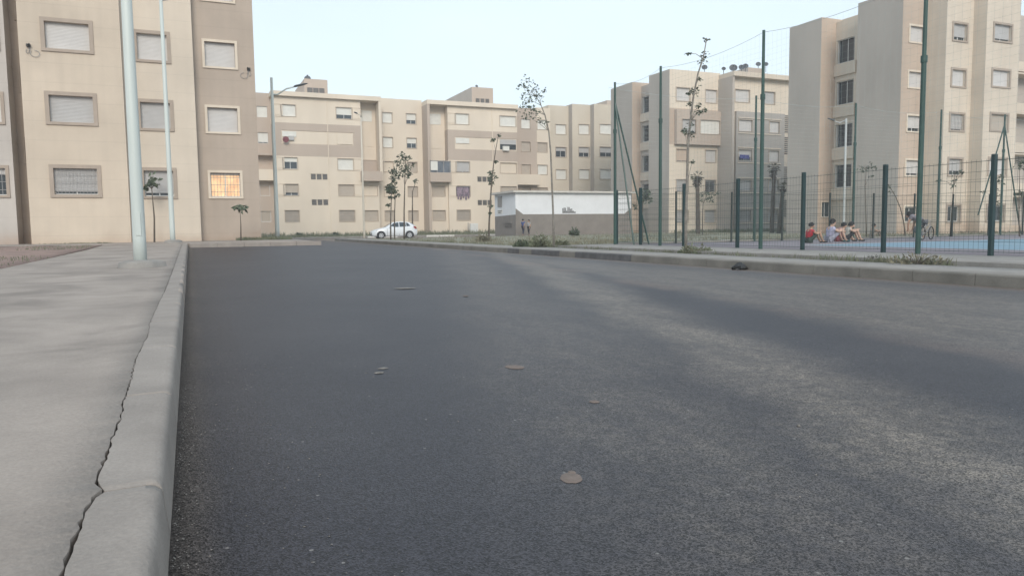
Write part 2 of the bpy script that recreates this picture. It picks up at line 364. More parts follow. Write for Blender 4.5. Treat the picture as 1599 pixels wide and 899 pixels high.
# right side: kerb, narrow pavement, gutter, footing
kr_me = []
for i, m in enumerate((kerbT, kerbD)):
    b = MB(); pr = [(0, -.06), (.012, .145), (.022, .162), (.040, .17), (.16, .172), (.16, -.06)]
    for y in (-.496, .496):
        for p in pr: b.v.append((p[0], y, p[1]))
    for j in range(5): b.f.append((j, j+1, 6+j+1, 6+j)); b.mi.append(0)
    b.f += [tuple(range(6)), tuple(reversed(range(6, 12)))]; b.mi += [0, 0]
    kr_me.append(b.mesh('kerb_stone', m))
kerbright = empty('kerb', (0, 0, 0), None, None); kerbright['kind'] = 'structure'
for i in range(68):
    y = -9.5+i
    dark = y in (16.5, 17.5, 18.5, 20.5, 21.5, 23.5)
    put('kerb_stone', kr_me[1 if dark else 0], kerbright, (10.27, y, 0))
sheet('pavement', [10.432, 11.1, 11.8], axis(-10, 58, 1), .170, kerbR, .3, zf=lambda x, y: 0)
sheet('gutter', [11.8, 12.0, 12.2], axis(-10, 24.2, .4), .10, soil, .2, .015, zf=lambda x, y: 0)
sheet('fence_footing', [12.16, 12.8, 13.6, 14.72], axis(-10, 24.1, 1), .225, kerbR, .3, zf=lambda x, y: 0)
sheet('court', axis(14.72, 60, 3), axis(-10, 23.9, 2), .20, courtm, .2, zf=lambda x, y: 0)
sheet('court_blue_field', axis(18.4, 56, 3), axis(-8, 18.2, 2), .205, blue, 0, zf=lambda x, y: 0)
def line(x0, x1, y0, y1, z): b = MB(); b.add([(x0, y0, z), (x1, y0, z), (x1, y1, z), (x0, y1, z)], [(0, 1, 2, 3)]); b.build('court_line', whitep, kind='structure')
line(18.32, 18.40, -8, 18.28, .210); line(18.401, 56, 18.20, 18.28, .211); line(22.6, 22.68, 4, 15, .210)
sheet('verge', axis(11.82, 120, 2.5), [24.2, 24.6]+axis(26, 58, 1.6), .13, verge, .3, .03, zf=lambda x, y: 0)
sheet('dirt_patch', axis(-18, -3.0, .6), axis(6, 31.17, .6), .17, dirt, .3, .02)
sheet('verge', axis(-40, 130, 4), axis(72.35, 92, 2), .13, verge, .3, .03, zf=lambda x, y: 0)
sheet('verge', axis(40, 130, 4), axis(58, 72.3, 2), .12, verge, .3, .03, zf=lambda x, y: 0)
farkerb = empty('kerb', (0, 0, 0), None, None); farkerb['kind'] = 'structure'
kw = k_me.copy(); kw.materials.clear(); kw.materials.append(kerbW); kg = k_me.copy(); kg.materials.clear(); kg.materials.append(kerbR)
for i in range(48): put('kerb_stone', kw if (i//3) % 2 == 0 and i > 8 else kg, farkerb, (4.5+i, 72.2, 0))
# low concrete strip at the rear of the court
sheet('rear_path', axis(14.72, 62, 4), [23.92, 24.15], .26, kerbR, .3, zf=lambda x, y: 0)

# ---------------------------------------------------------------- buildings
def wallsheet(b, org, ud, u0_, u1_, z0, z1, holes, depth=.23):
    """front face with real openings and reveals. ud = direction to the right seen from outside"""
    n = (ud[1], -ud[0])
    us = sorted(set([u0_, u1_]+[h[0] for h in holes]+[h[1] for h in holes])); zs = sorted(set([z0, z1]+[h[2] for h in holes]+[h[3] for h in holes]))
    P = lambda u, z, d=0: (org[0]+ud[0]*u-n[0]*d, org[1]+ud[1]*u-n[1]*d, z)
    for a, c in zip(us, us[1:]):
        for e_, f_ in zip(zs, zs[1:]):
            mu, mz = (a+c)/2, (e_+f_)/2
            if any(h[0] < mu < h[1] and h[2] < mz < h[3] for h in holes): continue
            b.add([P(a, e_), P(c, e_), P(c, f_), P(a, f_)], [(0, 1, 2, 3)])
    for h in holes:
        a, c, e_, f_ = h[:4]; d = h[4] if len(h) > 4 else depth
        q = [P(a, e_), P(c, e_), P(c, f_), P(a, f_), P(a, e_, d), P(c, e_, d), P(c, f_, d), P(a, f_, d)]
        b.add(q, [(0, 4, 5, 1), (1, 5, 6, 2), (2, 6, 7, 3), (3, 7, 4, 0), (4, 7, 6, 5)])
def block(parent, x0, x1, y0, y1, z0, z1, m, front=(), left=(), right=(), name='wall'):
    b = MB()
    wallsheet(b, (0, y0), (1, 0), x0, x1, z0, z1, list(front))
    wallsheet(b, (x0, 0), (0, -1), -y1, -y0, z0, z1, [(-h[1], -h[0])+tuple(h[2:]) for h in left])
    wallsheet(b, (x1, 0), (0, 1), y0, y1, z0, z1, list(right))
    b.add([(x0,y1,z0),(x1,y1,z0),(x1,y1,z1),(x0,y1,z1)], [(3, 2, 1, 0)])
    b.add([(x0,y0,z1),(x1,y0,z1),(x1,y1,z1),(x0,y1,z1)], [(0, 1, 2, 3)])
    me = bpy.data.meshes.new(name); me.from_pydata(b.v, [], b.f); me.materials.append(m); me.update()
    return put(name, me, parent)
WC = {}
def wmesh(key, fn, name, m):
    k = (name, m.name)+key
    if k not in WC: b = MB(); fn(b); WC[k] = b.mesh(name, m)
    return WC[k]
def window(parent, face, c, w, h, fm=surr, fw=.12, sm_=shut, close=1., grille=False, depth=.23, pane=glass, slats=0, proud=.045, label=None, mull=True):
    """face: 'f' front, 'l' facing -X, 'r' facing +X. c = (x, y, z) centre of the opening on the wall face"""
    w = round(w, 2); h = round(h, 2); a, e_ = w/2, h/2
    rz = {'f': 0, 'l': -math.pi/2, 'r': math.pi/2}[face]
    def fr(b):
        b.box(-a-fw, a+fw, -proud, 0.01, e_, e_+fw); b.box(-a-fw, a+fw, -proud-.015, .01, -e_-fw*.8, -e_)
        b.box(-a-fw, -a, -proud, .01, -e_, e_); b.box(a, a+fw, -proud, .01, -e_, e_)
    if fw: o = put('window', wmesh((w, h, fw, proud), fr, 'window', fm), parent, c, rz)
    else:
        def fr0(b): b.box(-a, a, .11, .15, e_-.05, e_); b.box(-a, a, .11, .15, -e_, -e_+.05); b.box(-a, -a+.05, .11, .15, -e_+.05, e_-.05); b.box(a-.05, a, .11, .15, -e_+.05, e_-.05)
        o = put('window', wmesh((w, h), fr0, 'window', alu), parent, c, rz)
    if label: o['label'] = label
    if close < .995:
        put('pane', wmesh((w, h), lambda b: b.box(-a+.003, a-.003, depth-.03, depth-.012, -e_+.003, e_-.003), 'pane', pane), o)
        if mull:
            def mu(b):
                b.box(-.025, .025, depth-.055, depth-.031, -e_+.04, e_-.04); b.box(-a+.004, a-.004, depth-.055, depth-.031, -e_+.004, -e_+.04)
                b.box(-a+.004, -a+.04, depth-.055, depth-.031, -e_+.04, e_-.04); b.box(a-.04, a-.004, depth-.055, depth-.031, -e_+.04, e_-.04)
            put('pane_frame', wmesh((w, h), mu, 'pane_frame', alu), o)
    if close > .02:
        def sh(b):
            z0 = e_-.004-(h-.008)*close
            if slats:
                n = max(3, int((e_-z0)/.055)); st = (e_-.004-z0)/n
                for i in range(n): 
                    zz = z0+st*i; b.add([(-a+.004, depth-.075, zz), (a-.004, depth-.075, zz), (a-.004, depth-.084, zz+st*.5), (-a+.004, depth-.084, zz+st*.5), (a-.004, depth-.075, zz+st*.94), (-a+.004, depth-.075, zz+st*.94)], [(0, 1, 2, 3), (3, 2, 4, 5)])
                b.box(-a+.004, a-.004, depth-.074, depth-.060, z0, e_-.004)
            else: b.box(-a+.004, a-.004, depth-.09, depth-.06, z0, e_-.004)
            b.box(-a+.004, a-.004, depth-.105, depth-.056, z0-.03 if close < .95 else z0, z0+.02)
        put('shutter', wmesh((w, h, round(close, 2), slats), sh, 'shutter', sm_), o)
    if grille:
        def gr(b):
            n = max(4, int(w/.13))
            for i in range(1, n): x_ = -a+w*i/n; b.box(x_-.008, x_+.008, .01, .026, -e_+.005, e_-.005)
            for z_ in (-e_*.6, 0, e_*.6): b.box(-a+.004, a-.004, .004, .010, z_-.01, z_+.01)
        put('grille', wmesh((w, h), gr, 'grille', grilm), o)
    return o
def vent_triple(parent, x0, x1, y, z, h=.55):
    """row of three small stair openings in a recessed band"""
    n = 3; w_ = (x1-x0)/n
    for i in range(n): window(parent, 'f', (x0+w_*(i+.5), y, z), w_*.78, h, surrF, .0, close=0, mull=False, pane=VENTG)
VENTG = mat('dark_stair_glass', (.13, .12, .11), .5, .2, 3)

# ---- left building
LB = empty('apartment_building', (-1.5, 38, .4), 'large cream and tan apartment block at the left, at the end of the grey pavement', 'building')
def rel(root, *a): return a
class Bld:
    """children are placed in world coordinates; the root sits at the base"""
    def __init__(s, root): s.r = root
def P_(root): # intermediate: set inverse so children keep world coordinates
    root['_w'] = 1
zc = [3.02, 5.98, 8.92, 11.88, 14.85]
def off(o_root):
    inv = Matrix.Translation(-o_root.location)
    for c in KIDS(o_root): c.matrix_parent_inverse = inv
Y1, Y2, Y3 = 35.6, 36.4, 36.9
h1 = [(-5.05, -3.47, z-.54, z+.54) for z in zc]
block(LB, -5.97, -2.32, Y1, 50, .2, 17.2, cream, front=h1)
h2 = [(-1.75, -.57, z-.56, z+.56) for z in zc]
block(LB, -2.32, .47, Y2, 50, .2, 17.2, creamL, front=h2)
h3 = [(.97, 2.26, z-.55, z+.55) for z in zc]
block(LB, .47, 3.10, Y3, 50, .2, 17.2, tan, front=h3)
for i, z in enumerate(zc):
    window(LB, 'f', (-4.26, Y1, z), 1.58, 1.08, surr, .15, shutG if i < 2 else shut, .86 if i == 0 else 1, slats=1, grille=(i == 0))
    window(LB, 'f', (-1.16, Y2, z), 1.18, 1.12, surr, .14, shutG if i < 2 else shut, .84 if i == 0 else 1, slats=1, label='window with a half lowered shutter' if i == 0 else None)
    if i == 0: window(LB, 'f', (1.615, Y3, z), 1.29, 1.10, surrC, .11, shut, 0.06, slats=1, grille=True, pane=curtain, label='window with a lit orange curtain behind the grille')
    else: window(LB, 'f', (1.615, Y3, z), 1.29, 1.10, surrC, .11, shut, 1, slats=1)
# recessed part further left with half hidden windows, and the next bay
zh = [4.45, 7.42, 10.4, 13.35]
block(LB, -6.55, -5.97, 37.4, 50, .2, 17.2, tan, front=[(-6.28, -6.0, z-.52, z+.52, .3) for z in zh])
for z in zh: window(LB, 'f', (-6.14, 37.4, z), .28, 1.04, surr, .09, shut, 0, mull=False, depth=.3)
block(LB, -13, -6.55, 36.3, 50, .2, 17.2, mat('grey_bay_plaster', (.52, .48, .44), .9, .06, .4, .2, 90, joint=.78), front=[(-8.25, -6.84, z-.55, z+.55) for z in zc])  # plain grey plaster on the leftmost bay
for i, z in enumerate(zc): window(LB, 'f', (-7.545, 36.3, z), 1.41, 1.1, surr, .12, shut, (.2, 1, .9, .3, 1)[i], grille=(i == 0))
b = MB(); b.box(-2.319, -2.02, 36.0, 36.4, .2, 17.2); b.build('pilaster', creamL, LB)
# loose cables with small dark fixtures
def cable(parent, c, y, flip=1):
    b = MB(); b.tube([(c[0]+flip*(.0+.12*math.cos(t*.7)*t/6+.13*t/6*0), y-.03-.004*t, c[1]-.05-.22*math.sin(t*.5)-.01*t) for t in [i*.5 for i in range(13)]], .012, 5)
    pts = [(c[0]+flip*(.05+.16+.16*math.cos(t)), y-.05, c[1]-.30+.13*math.sin(t)) for t in [math.pi*.8+i*.45 for i in range(13)]]
    b.tube(pts, .011, 5); b.tube([(c[0], y, c[1]), pts[0]], .011, 5)
    b.build('cable', grilm, parent)
    b = MB(); b.box(c[0]-.07, c[0]+.07, y-.12, y, c[1]-.05, c[1]+.06); b.tube([(c[0], y-.1, c[1]), (c[0]+flip*.05, y-.2, c[1]+.03)], .035, 8); b.build('wall_fixture', trim, parent)
cable(LB, (-5.63, 8.42), Y1); cable(LB, (2.83, 8.35), Y3, -1)
off(LB)
# ---- right building
RB = empty('apartment_building', (46, 38, 0), 'cream and pinkish apartment block with a blank shaded side wall behind the court at right', 'building')
zr = [1.42, 4.48, 7.38, 10.22, 13.14]
b1 = (43.1, 44.95+.25); ya, yb, yc = 34.7, 33.3, 32.4
x2 = (44.95, 47.55); x3 = (47.55, 51.0)
hA = [(43.62, 44.92, z-.5, z+.5) for z in zr]
block(RB, 42.95, 45.2, ya, 38.25, -.1, 15.95, pink, front=hA)
hB = [(45.85, 47.12, z-.52, z+.52) for z in zr]
block(RB, 45.2, 47.75, yb, 44.5, -.1, 15.95, creamL, front=hB)
hC = [(48.5, 50.2, z-.52, z+.52) for z in zr]
block(RB, 47.75, 51.1, yc, 44.5, -.1, 15.95, creamL, front=hC)
clR = [0, .8, .7, 1, .82]
for i, z in enumerate(zr):
    cl = {0: .05, 1: .82, 2: .75, 3: 1, 4: 1}[i]; window(RB, 'f', (44.27, ya, z), 1.3, 1.0, surrC, .12, shut, cl)
    cl = {0: .05, 1: .70, 2: .88, 3: 1, 4: .74}[i]; window(RB, 'f', (46.485, yb, z), 1.27, 1.04, surr, .13, shutG if i in (1, 4) else shut, cl, grille=(i == 2))
    cl = {0: .05, 1: 1, 2: 1, 3: 1, 4: .82}[i]; window(RB, 'f', (49.35, yc, z), 1.7, 1.04, surr, .13, shutG if i == 4 else shutT if i == 2 else shut, cl)
# side recess with loggias
lg = [(39.6, 41.15, z-.95, z+.72, .9) for z in (4.25, 7.25, 10.2, 13.3)]
block(RB, 44.35, 45.19, 38.25, 41.44, -.1, 15.6, creamL, left=[(39.75, 41.3, z-.85, z+.85, .3) for z in (4.35, 7.3, 10.4, 13.4)])
for i, z in enumerate((4.35, 7.3, 10.4, 13.4)):
    window(RB, 'l', (44.35, 40.525, z), 1.55, 1.7, surr, .0, shutG, .0, depth=.3)
    b = MB(); b.box(44.2, 44.35, 39.5, 41.44, z-1.75, z-.9); b.build('parapet', creamL, RB)
    b = MB(); b.box(44.33, 44.35, 38.6, 38.85, z-.8, z+.7); b.build('slit_window', VENTG, RB)
block(RB, 42.95, 47, 41.45, 44.6, -.1, 15.85, pink, front=[(43.3, 44.25, 1.35, 2.45)])
b = MB(); b.box(42.93, 42.95, 34.72, 38.25, -.1, 15.94); b.build('shaded_side_render', shade_taupe, RB)  # thin sheet whose darker colour paints the shade on the left-facing side
b = MB(); b.box(42.93, 42.95, 41.47, 44.6, -.1, 15.84); b.build('shaded_side_render', shade_taupe, RB)
window(RB, 'f', (43.775, 41.45, 1.9), .95, 1.1, surrC, .05, close=0)
# recessed wing at the right edge of the photograph
block(RB, 51.1, 62, 36.0, 44.5, -.1, 15.95, shade_taupe)  # shade of the set-back wall painted in by the darker plaster
for z in zr:
    window(RB, 'f', (52.6, 36.0, z), 1.5, 1.5, surr, .1, shutG, .3)
    b = MB(); b.box(51.1, 58, 34.9, 36.0, z-1.55, z-.85); b.box(51.1, 58, 34.9, 36.0, z+1.2, z+1.3) if z < 12 else None; b.build('balcony', creamL, RB)
off(RB)
# ---- second building behind the court
SB = empty('apartment_building', (50, 64, 0), 'cream and grey apartment block with satellite dishes on its roof, behind the green fence', 'building')
zb = [1.72, 4.75, 7.72, 10.62, 13.62]
fY, gY = 60.6, 59.0
block(SB, 43.3, 49.4, fY, 64.1, 12.25, 15.95, creamF, front=[(44.1, 45.7, 13.0, 14.25), (47.6, 49.0, 13.0, 14.25)], left=[])
block(SB, 43.3, 49.4, fY, 64.1, -.1, 8.75, creamF, front=[(44.15, 45.6, z-.6, z+.6) for z in zb[:3]]+[(47.65, 48.95, z-.6, z+.6) for z in zb[:3]])
block(SB, 43.3, 49.4, fY-.001, 64.1, 8.75, 12.25, pink)
block(SB, 43.85, 49.35, fY-.45, fY-.002, 8.75, 12.1, tanF, front=[(44.5, 46.1, 9.85, 11.15), (46.65, 49.05, 9.85, 11.2)])
window(SB, 'f', (44.9, fY, 13.62), 1.6, 1.25, surrF, .08, shut, 1); window(SB, 'f', (48.3, fY, 13.62), 1.4, 1.25, surrF, .06, shut, 1)
window(SB, 'f', (45.3, fY-.45, 10.5), 1.6, 1.3, surr, .06, shutG, .8); window(SB, 'f', (47.85, fY-.45, 10.525), 2.4, 1.35, surrF, .05, shutW, 1)
for i in range(3):
    window(SB, 'f', (44.875, fY, zb[i]), 1.45, 1.2, surrF, .07, pink if i == 2 else shut, .9, grille=i < 2)
    window(SB, 'f', (48.3, fY, zb[i]), 1.3, 1.2, surrF, .06, shutG if i < 2 else shut, 1 if i != 1 else .1, grille=i == 1)
b = MB(); b.box(43.28, 43.3, fY+.02, 64.1, -.1, 15.94); b.build('shaded_side_render', shade_taupe, SB)  # side wall's shade painted as a darker sheet
block(SB, 44.4, 46, 64.1, 67.2, -.1, 15.5, shade_taupe, left=[(65.2, 67.0, z-.85, z+.85, .3) for z in (4.4, 7.35, 10.5, 13.5)])
for z in (4.4, 7.35, 10.5, 13.5):
    window(SB, 'l', (44.4, 66.1, z), 1.8, 1.7, surr, 0, shutG, 0, depth=.3)
    b = MB(); b.box(44.25, 44.4, 64.8, 67.19, z-1.75, z-.9); b.build('parapet', creamL, SB)
block(SB, 43.3, 47, 67.2, 71.5, -.1, 15.9, pink)
b = MB(); b.box(43.28, 43.3, 67.22, 71.5, -.1, 15.89); b.build('shaded_side_render', shade_taupe, SB)
# framed bay
block(SB, 49.4, 51.2, gY, 66, -.1, 12.0, creamF, name='wall')
block(SB, 49.4, 58.2, gY, 66, 12.0, 15.3, creamF, front=[(49.95, 51.75, 12.95, 14.15), (53.6, 55.0, 12.95, 14.15)])
b = MB(); b.box(49.2, 58.4, gY-.7, 66, 15.3, 15.75); b.build('cornice', creamL, SB)
b = MB(); b.box(49.15, 49.4, gY-.55, 66, -.1, 15.3); b.build('side_fin', shade_taupe, SB)  # shaded left flank of the bay, darkened by colour
block(SB, 51.2-1.3, 56.1, gY-.28, gY-.002, -.1, 11.999, mat('grey_taupe_plaster', (.39, .36, .33), .9, .06, .3, 0, 90, streak=.4), front=[(50.2, 51.9, z-.55, z+.55) for z in zb[:4]]+[(54.1, 55.4, z-.55, z+.55) for z in zb[:4]])
window(SB, 'f', (50.85, gY, 13.55), 1.8, 1.2, surrF, .06, shut, 1); window(SB, 'f', (54.3, gY, 13.55), 1.4, 1.2, surrF, .06, shutG, 1)
for i in range(4):
    window(SB, 'f', (51.05, gY-.28, zb[i]), 1.7, 1.1, surrF, .05, shutG if i < 2 else shut, 1 if i != 2 else .6, grille=i == 0)
    window(SB, 'f', (54.75, gY-.28, zb[i]), 1.3, 1.1, surrF, .05, shut if i > 1 else shutG, 1)
    for s_ in (-.75, .75): b = MB(); b.box(50.1, 55.6, gY-.36, gY-.28, zb[i]+s_-.04, zb[i]+s_+.04); b.build('string_course', creamF, SB)
block(SB, 56.1, 58.2, gY-.01, gY-.002, -.1, 12, creamL)
for z0 in (1.6, 5.0, 8.0, 10.2):
    b = MB()
    for k in range(9): b.box(56.35, 57.0, gY-.05, gY-.012, z0+k*.2, z0+k*.2+.11)
    b.build('vent_louvres', VENTG, SB)
block(SB, 47.0, 63, 67.0, 76, -.1, 15.6, shade_taupe)
block(SB, 58.6, 60.9, 67.1, 75, 15.6, 18.5, tanF, name='roof_tower')
b = MB(); b.box(58.58, 58.6, 67.12, 75, 15.6, 18.49); b.build('shaded_side_render', shade_taupe, SB)  # tower's shaded side painted darker
b = MB(); b.box(50.1+.2, 50.1+1.35, gY-.42, gY-.37, zb[2]-.35, zb[2]+.02); b.build('hanging_cloth', bluecl, SB)
off(SB)
def dish(px, py, Y, r, label, dirx=-.5):
    p = at(px, py, Y=Y); z0 = 15.95 if Y < 65 else 18.5
    if Y > 80: z0 = 16
    o = empty('satellite_dish', (p.x, p.y, z0), label, 'satellite dish', 'satellite dishes on the roofs')
    b = MB(); n = 14; d = Vector((dirx, -.75, .45)).normalized(); a = d.cross(Vector((0, 0, 1))).normalized(); c = d.cross(a); h = max(.25, p.z-z0)
    cc = Vector((0, 0, h)); rings = [(0, 0), (.5, .06), (.85, .17), (1, .26)]
    vs = [cc-d*.0]
    for (rr_, dp) in rings[1:]:
        for k in range(n): t = 2*math.pi*k/n; vs.append(cc+(a*math.cos(t)+c*math.sin(t))*rr_*r+d*dp*r)
    fs = [(0, 1+k, 1+(k+1) % n) for k in range(n)]
    for j in range(2):
        for k in range(n): fs.append((1+j*n+k, 1+(j+1)*n+k, 1+(j+1)*n+(k+1) % n, 1+j*n+(k+1) % n))
    b.add(vs, fs); b.build('reflector', DISH, o, True)
    b = MB(); b.tube([(0, 0, 0), cc-d*.05], .03, 6); b.build('mount', trim, o)
    b = MB(); b.tube([cc-c*r*.8+d*.2*r, cc+d*r*.9], .015, 5); b.box(cc.x+d.x*r*.9-.05, cc.x+d.x*r*.9+.05, cc.y+d.y*r*.9-.05, cc.y+d.y*r*.9+.05, cc.z+d.z*r*.9-.05, cc.z+d.z*r*.9+.05); b.build('arm', trim, o)
    return o
DISH = mat('weathered_dish_metal', (.09, .10, .11), .6, .2, 5)
dish(1100, 106, 62, .30, 'dark dish standing alone on the roof edge above the left column of windows')
dish(1130, 108, 62, .22, 'smallest dark dish on the roof, right of the lone one')
dish(1145, 107, 62, .42, 'largest dark dish on the roof, left of the roof tower')
dish(1158, 106, 62, .32, 'grey dish just right of the largest dish on the roof')
dish(1164, 104, 62, .30, 'grey dish next to the roof tower foot')
dish(1184, 101, 68.5, .30, 'pale dish on the left end of the roof tower')
dish(1196, 101, 68.5, .28, 'pale dish on the roof tower beside the tall green pole')
# ---- central building
CB = empty('apartment_building', (28, 88, 0), 'long cream and tan apartment block across the far road, behind the white car', 'building')
zz = [2.40, 5.30, 8.22, 11.08, 13.95]
MY, BY = 85.2, 87.0
X = lambda px, Y=MY, py=250: fx(px, py, Y)
# far left brown part
xl0, xl1 = X(380, BY), X(428, BY)
hs = [(X(404, BY), X(420, BY), z-.6, z+.6) for z in (zz[0], zz[1], zz[3], zz[4])]
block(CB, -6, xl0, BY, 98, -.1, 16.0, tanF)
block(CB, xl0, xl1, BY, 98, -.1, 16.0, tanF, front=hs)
for i, z in enumerate((zz[0], zz[1], zz[3], zz[4])):
    window(CB, 'f', ((hs[i][0]+hs[i][1])/2, BY, z), hs[i][1]-hs[i][0], 1.2, surrF, 0, (shutT, tanF, shutW, shutW)[i], .85 if i == 2 else 1)
b = MB(); b.box(xl0, xl1, BY-1.1, BY-.02, 6.35, 7.55); b.build('balcony', creamF, CB)
b = MB(); b.box(xl0, xl1, BY-1.1, BY-.02, 9.1, 9.3); b.build('balcony_roof', tanF, CB)
window(CB, 'f', (xl1-1.6, BY, 8.3), 1.6, 1.4, surrF, 0, shutT, 0.2)
for i in range(3): 
    b = MB(); b.box(-2+i*2.2, -.5+i*2.2, BY-.05, BY, 13.3, 14.5); b.build('shutter_panel', shutW, CB)
def module(xa, xb, w1, w2, st, fin_x0, fin_x1, mirror, opts):
    """projecting module: pale top floor, tan band with pale inset, pale lower floors"""
    stx0, stx1 = st
    def hol(z, ww): return (ww[0], ww[1], z-.62, z+.62)
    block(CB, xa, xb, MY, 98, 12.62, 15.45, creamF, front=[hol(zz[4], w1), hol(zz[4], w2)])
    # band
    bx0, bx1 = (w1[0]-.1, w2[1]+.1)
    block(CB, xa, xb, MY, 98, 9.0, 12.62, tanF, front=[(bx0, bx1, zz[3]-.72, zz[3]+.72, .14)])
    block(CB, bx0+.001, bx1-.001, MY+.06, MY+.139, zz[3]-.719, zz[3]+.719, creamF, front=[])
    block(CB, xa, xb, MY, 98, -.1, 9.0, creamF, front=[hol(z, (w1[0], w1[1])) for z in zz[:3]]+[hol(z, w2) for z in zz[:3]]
          + [(stx0, stx1, 6.45, 7.1, .05), (stx0, stx1, 3.6, 4.25, .05)])
    b = MB(); b.box(xa-.15, max(xb, fin_x1), MY-.45, 98, 15.45, 15.95); b.build('cornice', creamF, CB)
    for z0, z1 in ((8.86, 15.40),): 
        b = MB(); b.box(stx1+.12, stx1+.2, MY-.05, MY, -.1, 15.4); b.build('pilaster', creamF, CB)
    for ww, o in ((w1, 0), (w2, 1)):
        for i, z in enumerate(zz):
            op = opts[o][i]
            y = MY if i != 3 else MY+.055
            if i == 3:
                window(CB, 'f', ((ww[0]+ww[1])/2, MY-.04, z), ww[1]-ww[0], 1.24, surrF, 0 if op[1] >= 1 else 0, op[0], op[1], depth=.12, mull=False)
            else:
                window(CB, 'f', ((ww[0]+ww[1])/2, y, z), ww[1]-ww[0], 1.24, surrF, .07, op[0], op[1], grille=(i == 0))
    for z in (6.775, 3.925):
        n = 3; w_ = (stx1-stx0)/3
        for i in range(3):
            b = MB(); b.box(stx0+w_*(i+.1), stx0+w_*(i+.9), MY+.005, MY+.035, z-.3, z+.3); o = b.build('stair_window', VENTG, CB)
module(X(428), X(565), (X(444, py=300), X(466, py=300)), (X(529, py=300), X(553, py=300)), (X(485, py=280), X(512, py=280)), X(592), X(596), 0,
       (((shutT, .95), (shutT, .72), (shutW, .35), (shutW, .45), (shutW, 1)), ((shutT, 1), (shutT, 1), (shutW, 1), (creamF, 1), (shutW, .62))))
module(X(700), X(808), (X(713, py=300), X(734, py=300)), (X(781, py=230), X(806, py=230)), (X(745, py=280), X(768, py=280)), X(808), X(808), 1,
       (((shutT, 1), (shutG, .12), (shutG, .9), (shutW, .5), (shutW, 1)), ((shutT, 1), (shutT, 1), (creamF, 1), (shutG, .45), (shutW, 1))))
b = MB(); b.box(X(713, py=310), X(733, py=310), MY-.1, MY-.05, 4.75, 5.8)
for k in range(5): xx = X(714+k*4, py=310); b.box(xx, xx+.22, MY-.11, MY-.1, 4.2+random.random()*.4, 4.75)
b.build('laundry', laundry, CB)
p = at(446, 218, Y=MY-.3)
b = MB(); b.tube([(p.x, MY-.42, p.z), (p.x, MY-.36, p.z), (p.x, MY-.28, p.z)], [.34, .28, .1], 14); b.build('red_dish', mat('dark_red_dish', (.20, .05, .06), .7, .2, 5), CB)
b = MB(); b.box(X(452), X(460), MY-.2, MY-.05, zz[3]-.35, zz[3]+.1); b.build('air_conditioner', shutG, CB)
for (px_, py_) in ((790, 232), (484, 262), (600, 262), (718, 352)):
    p = at(px_, py_, Y=MY-.2); b = MB(); b.box(p.x-.4, p.x+.4, MY-.35, MY-.02, p.z-.28, p.z+.28); o = b.build('air_conditioner', shutW, CB) if px_ in (790,) else None
# extended pale frames of window strips
for (p0, p1) in ((432, 444), (553, 565), (700, 713)):
    for z in (zz[1], zz[2], zz[4]):
        b = MB(); x0_, x1_ = X(p0), X(p1); b.box(x0_, x1_, MY-.045, MY, z-.55, z+.55); b.box(x0_-.03, x1_, MY-.06, MY, z+.62, z+.7); b.box(x0_-.03, x1_, MY-.06, MY, z-.7, z-.62); b.build('window_band', creamF, CB)
# recessed pale panels framed by fins, with balcony boxes
for (pa, pb, pc, glz) in ((565, 592, 596, False), (671, 700, 0, True)):
    xa, xb = X(pa), X(pb)
    xcen = (xa+xb)/2; wdt = min(1.6, (xb-xa)*.6)
    z_ = zz
    block(CB, xa, xb, MY+1.4 if not glz else MY+1.2, 98, 8.9, 15.45, creamF)
    for z in (zz[3], zz[4]):
        b = MB(); yy = (MY+1.4 if not glz else MY+1.2); b.box(xcen-wdt/2, xcen+wdt/2, yy-.04, yy, z-.62, z+.62); b.build('shutter_panel', shutW if z > 12 else creamF, CB)
    block(CB, xa, xb, MY+1.2, 98, 7.3, 8.9, tanF)
    block(CB, xa, xb, MY+.35, 98, -.1, 6.35, creamF, front=[(xcen-.8, xcen+.8, z-.6, z+.6) for z in zz[:2]])
    for i, z in enumerate(zz[:2]): window(CB, 'f', (xcen, MY+.35, z), 1.6, 1.2, surrF, .05, shutT if (glz or i == 0) else creamF, 1)
    b = MB(); b.box(xa-.2, xb+.15, MY-.7, MY+1.19, 6.35, 7.45); b.build('balcony', tanF, CB)
    window(CB, 'f', (xcen, MY+1.19, 8.2), 1.8, 1.3, surrF, .03, shutT, 0 if glz else .2)
    if glz:
        b = MB(); b.box(xa-.15, xb+.1, MY-.6, MY-.52, 7.45, 8.85); o = b.build('balcony_glazing', mat('grey_glazing', (.16, .18, .21), .2, .2, 1.5), CB)
        b = MB()
        for k in range(4): xx = xa-.1+(xb-xa+.1)*k/3; b.box(xx-.05, xx+.05, MY-.65, MY-.61, 7.45, 8.85)
        b.box(xa-.15, xb+.1, MY-.65, MY-.61, 8.75, 8.85); b.build('glazing_bars', grilm, CB)
        b = MB(); b.box(xa-.1, xa+.75, MY-.72, MY-.66, 7.7, 8.75); b.build('white_cabinet', shutW, CB)
b = MB(); b.box(X(592), X(596), MY-.4, 98, 6.35, 15.45); b.build('side_fin', creamF, CB)
b = MB(); b.box(X(667), X(671), MY-.4, 98, -.1, 15.45); b.build('side_fin', tanF, CB)
b = MB(); b.box(X(667), X(700), MY-.44, 98, 15.452, 15.952); b.build('cornice', creamF, CB)
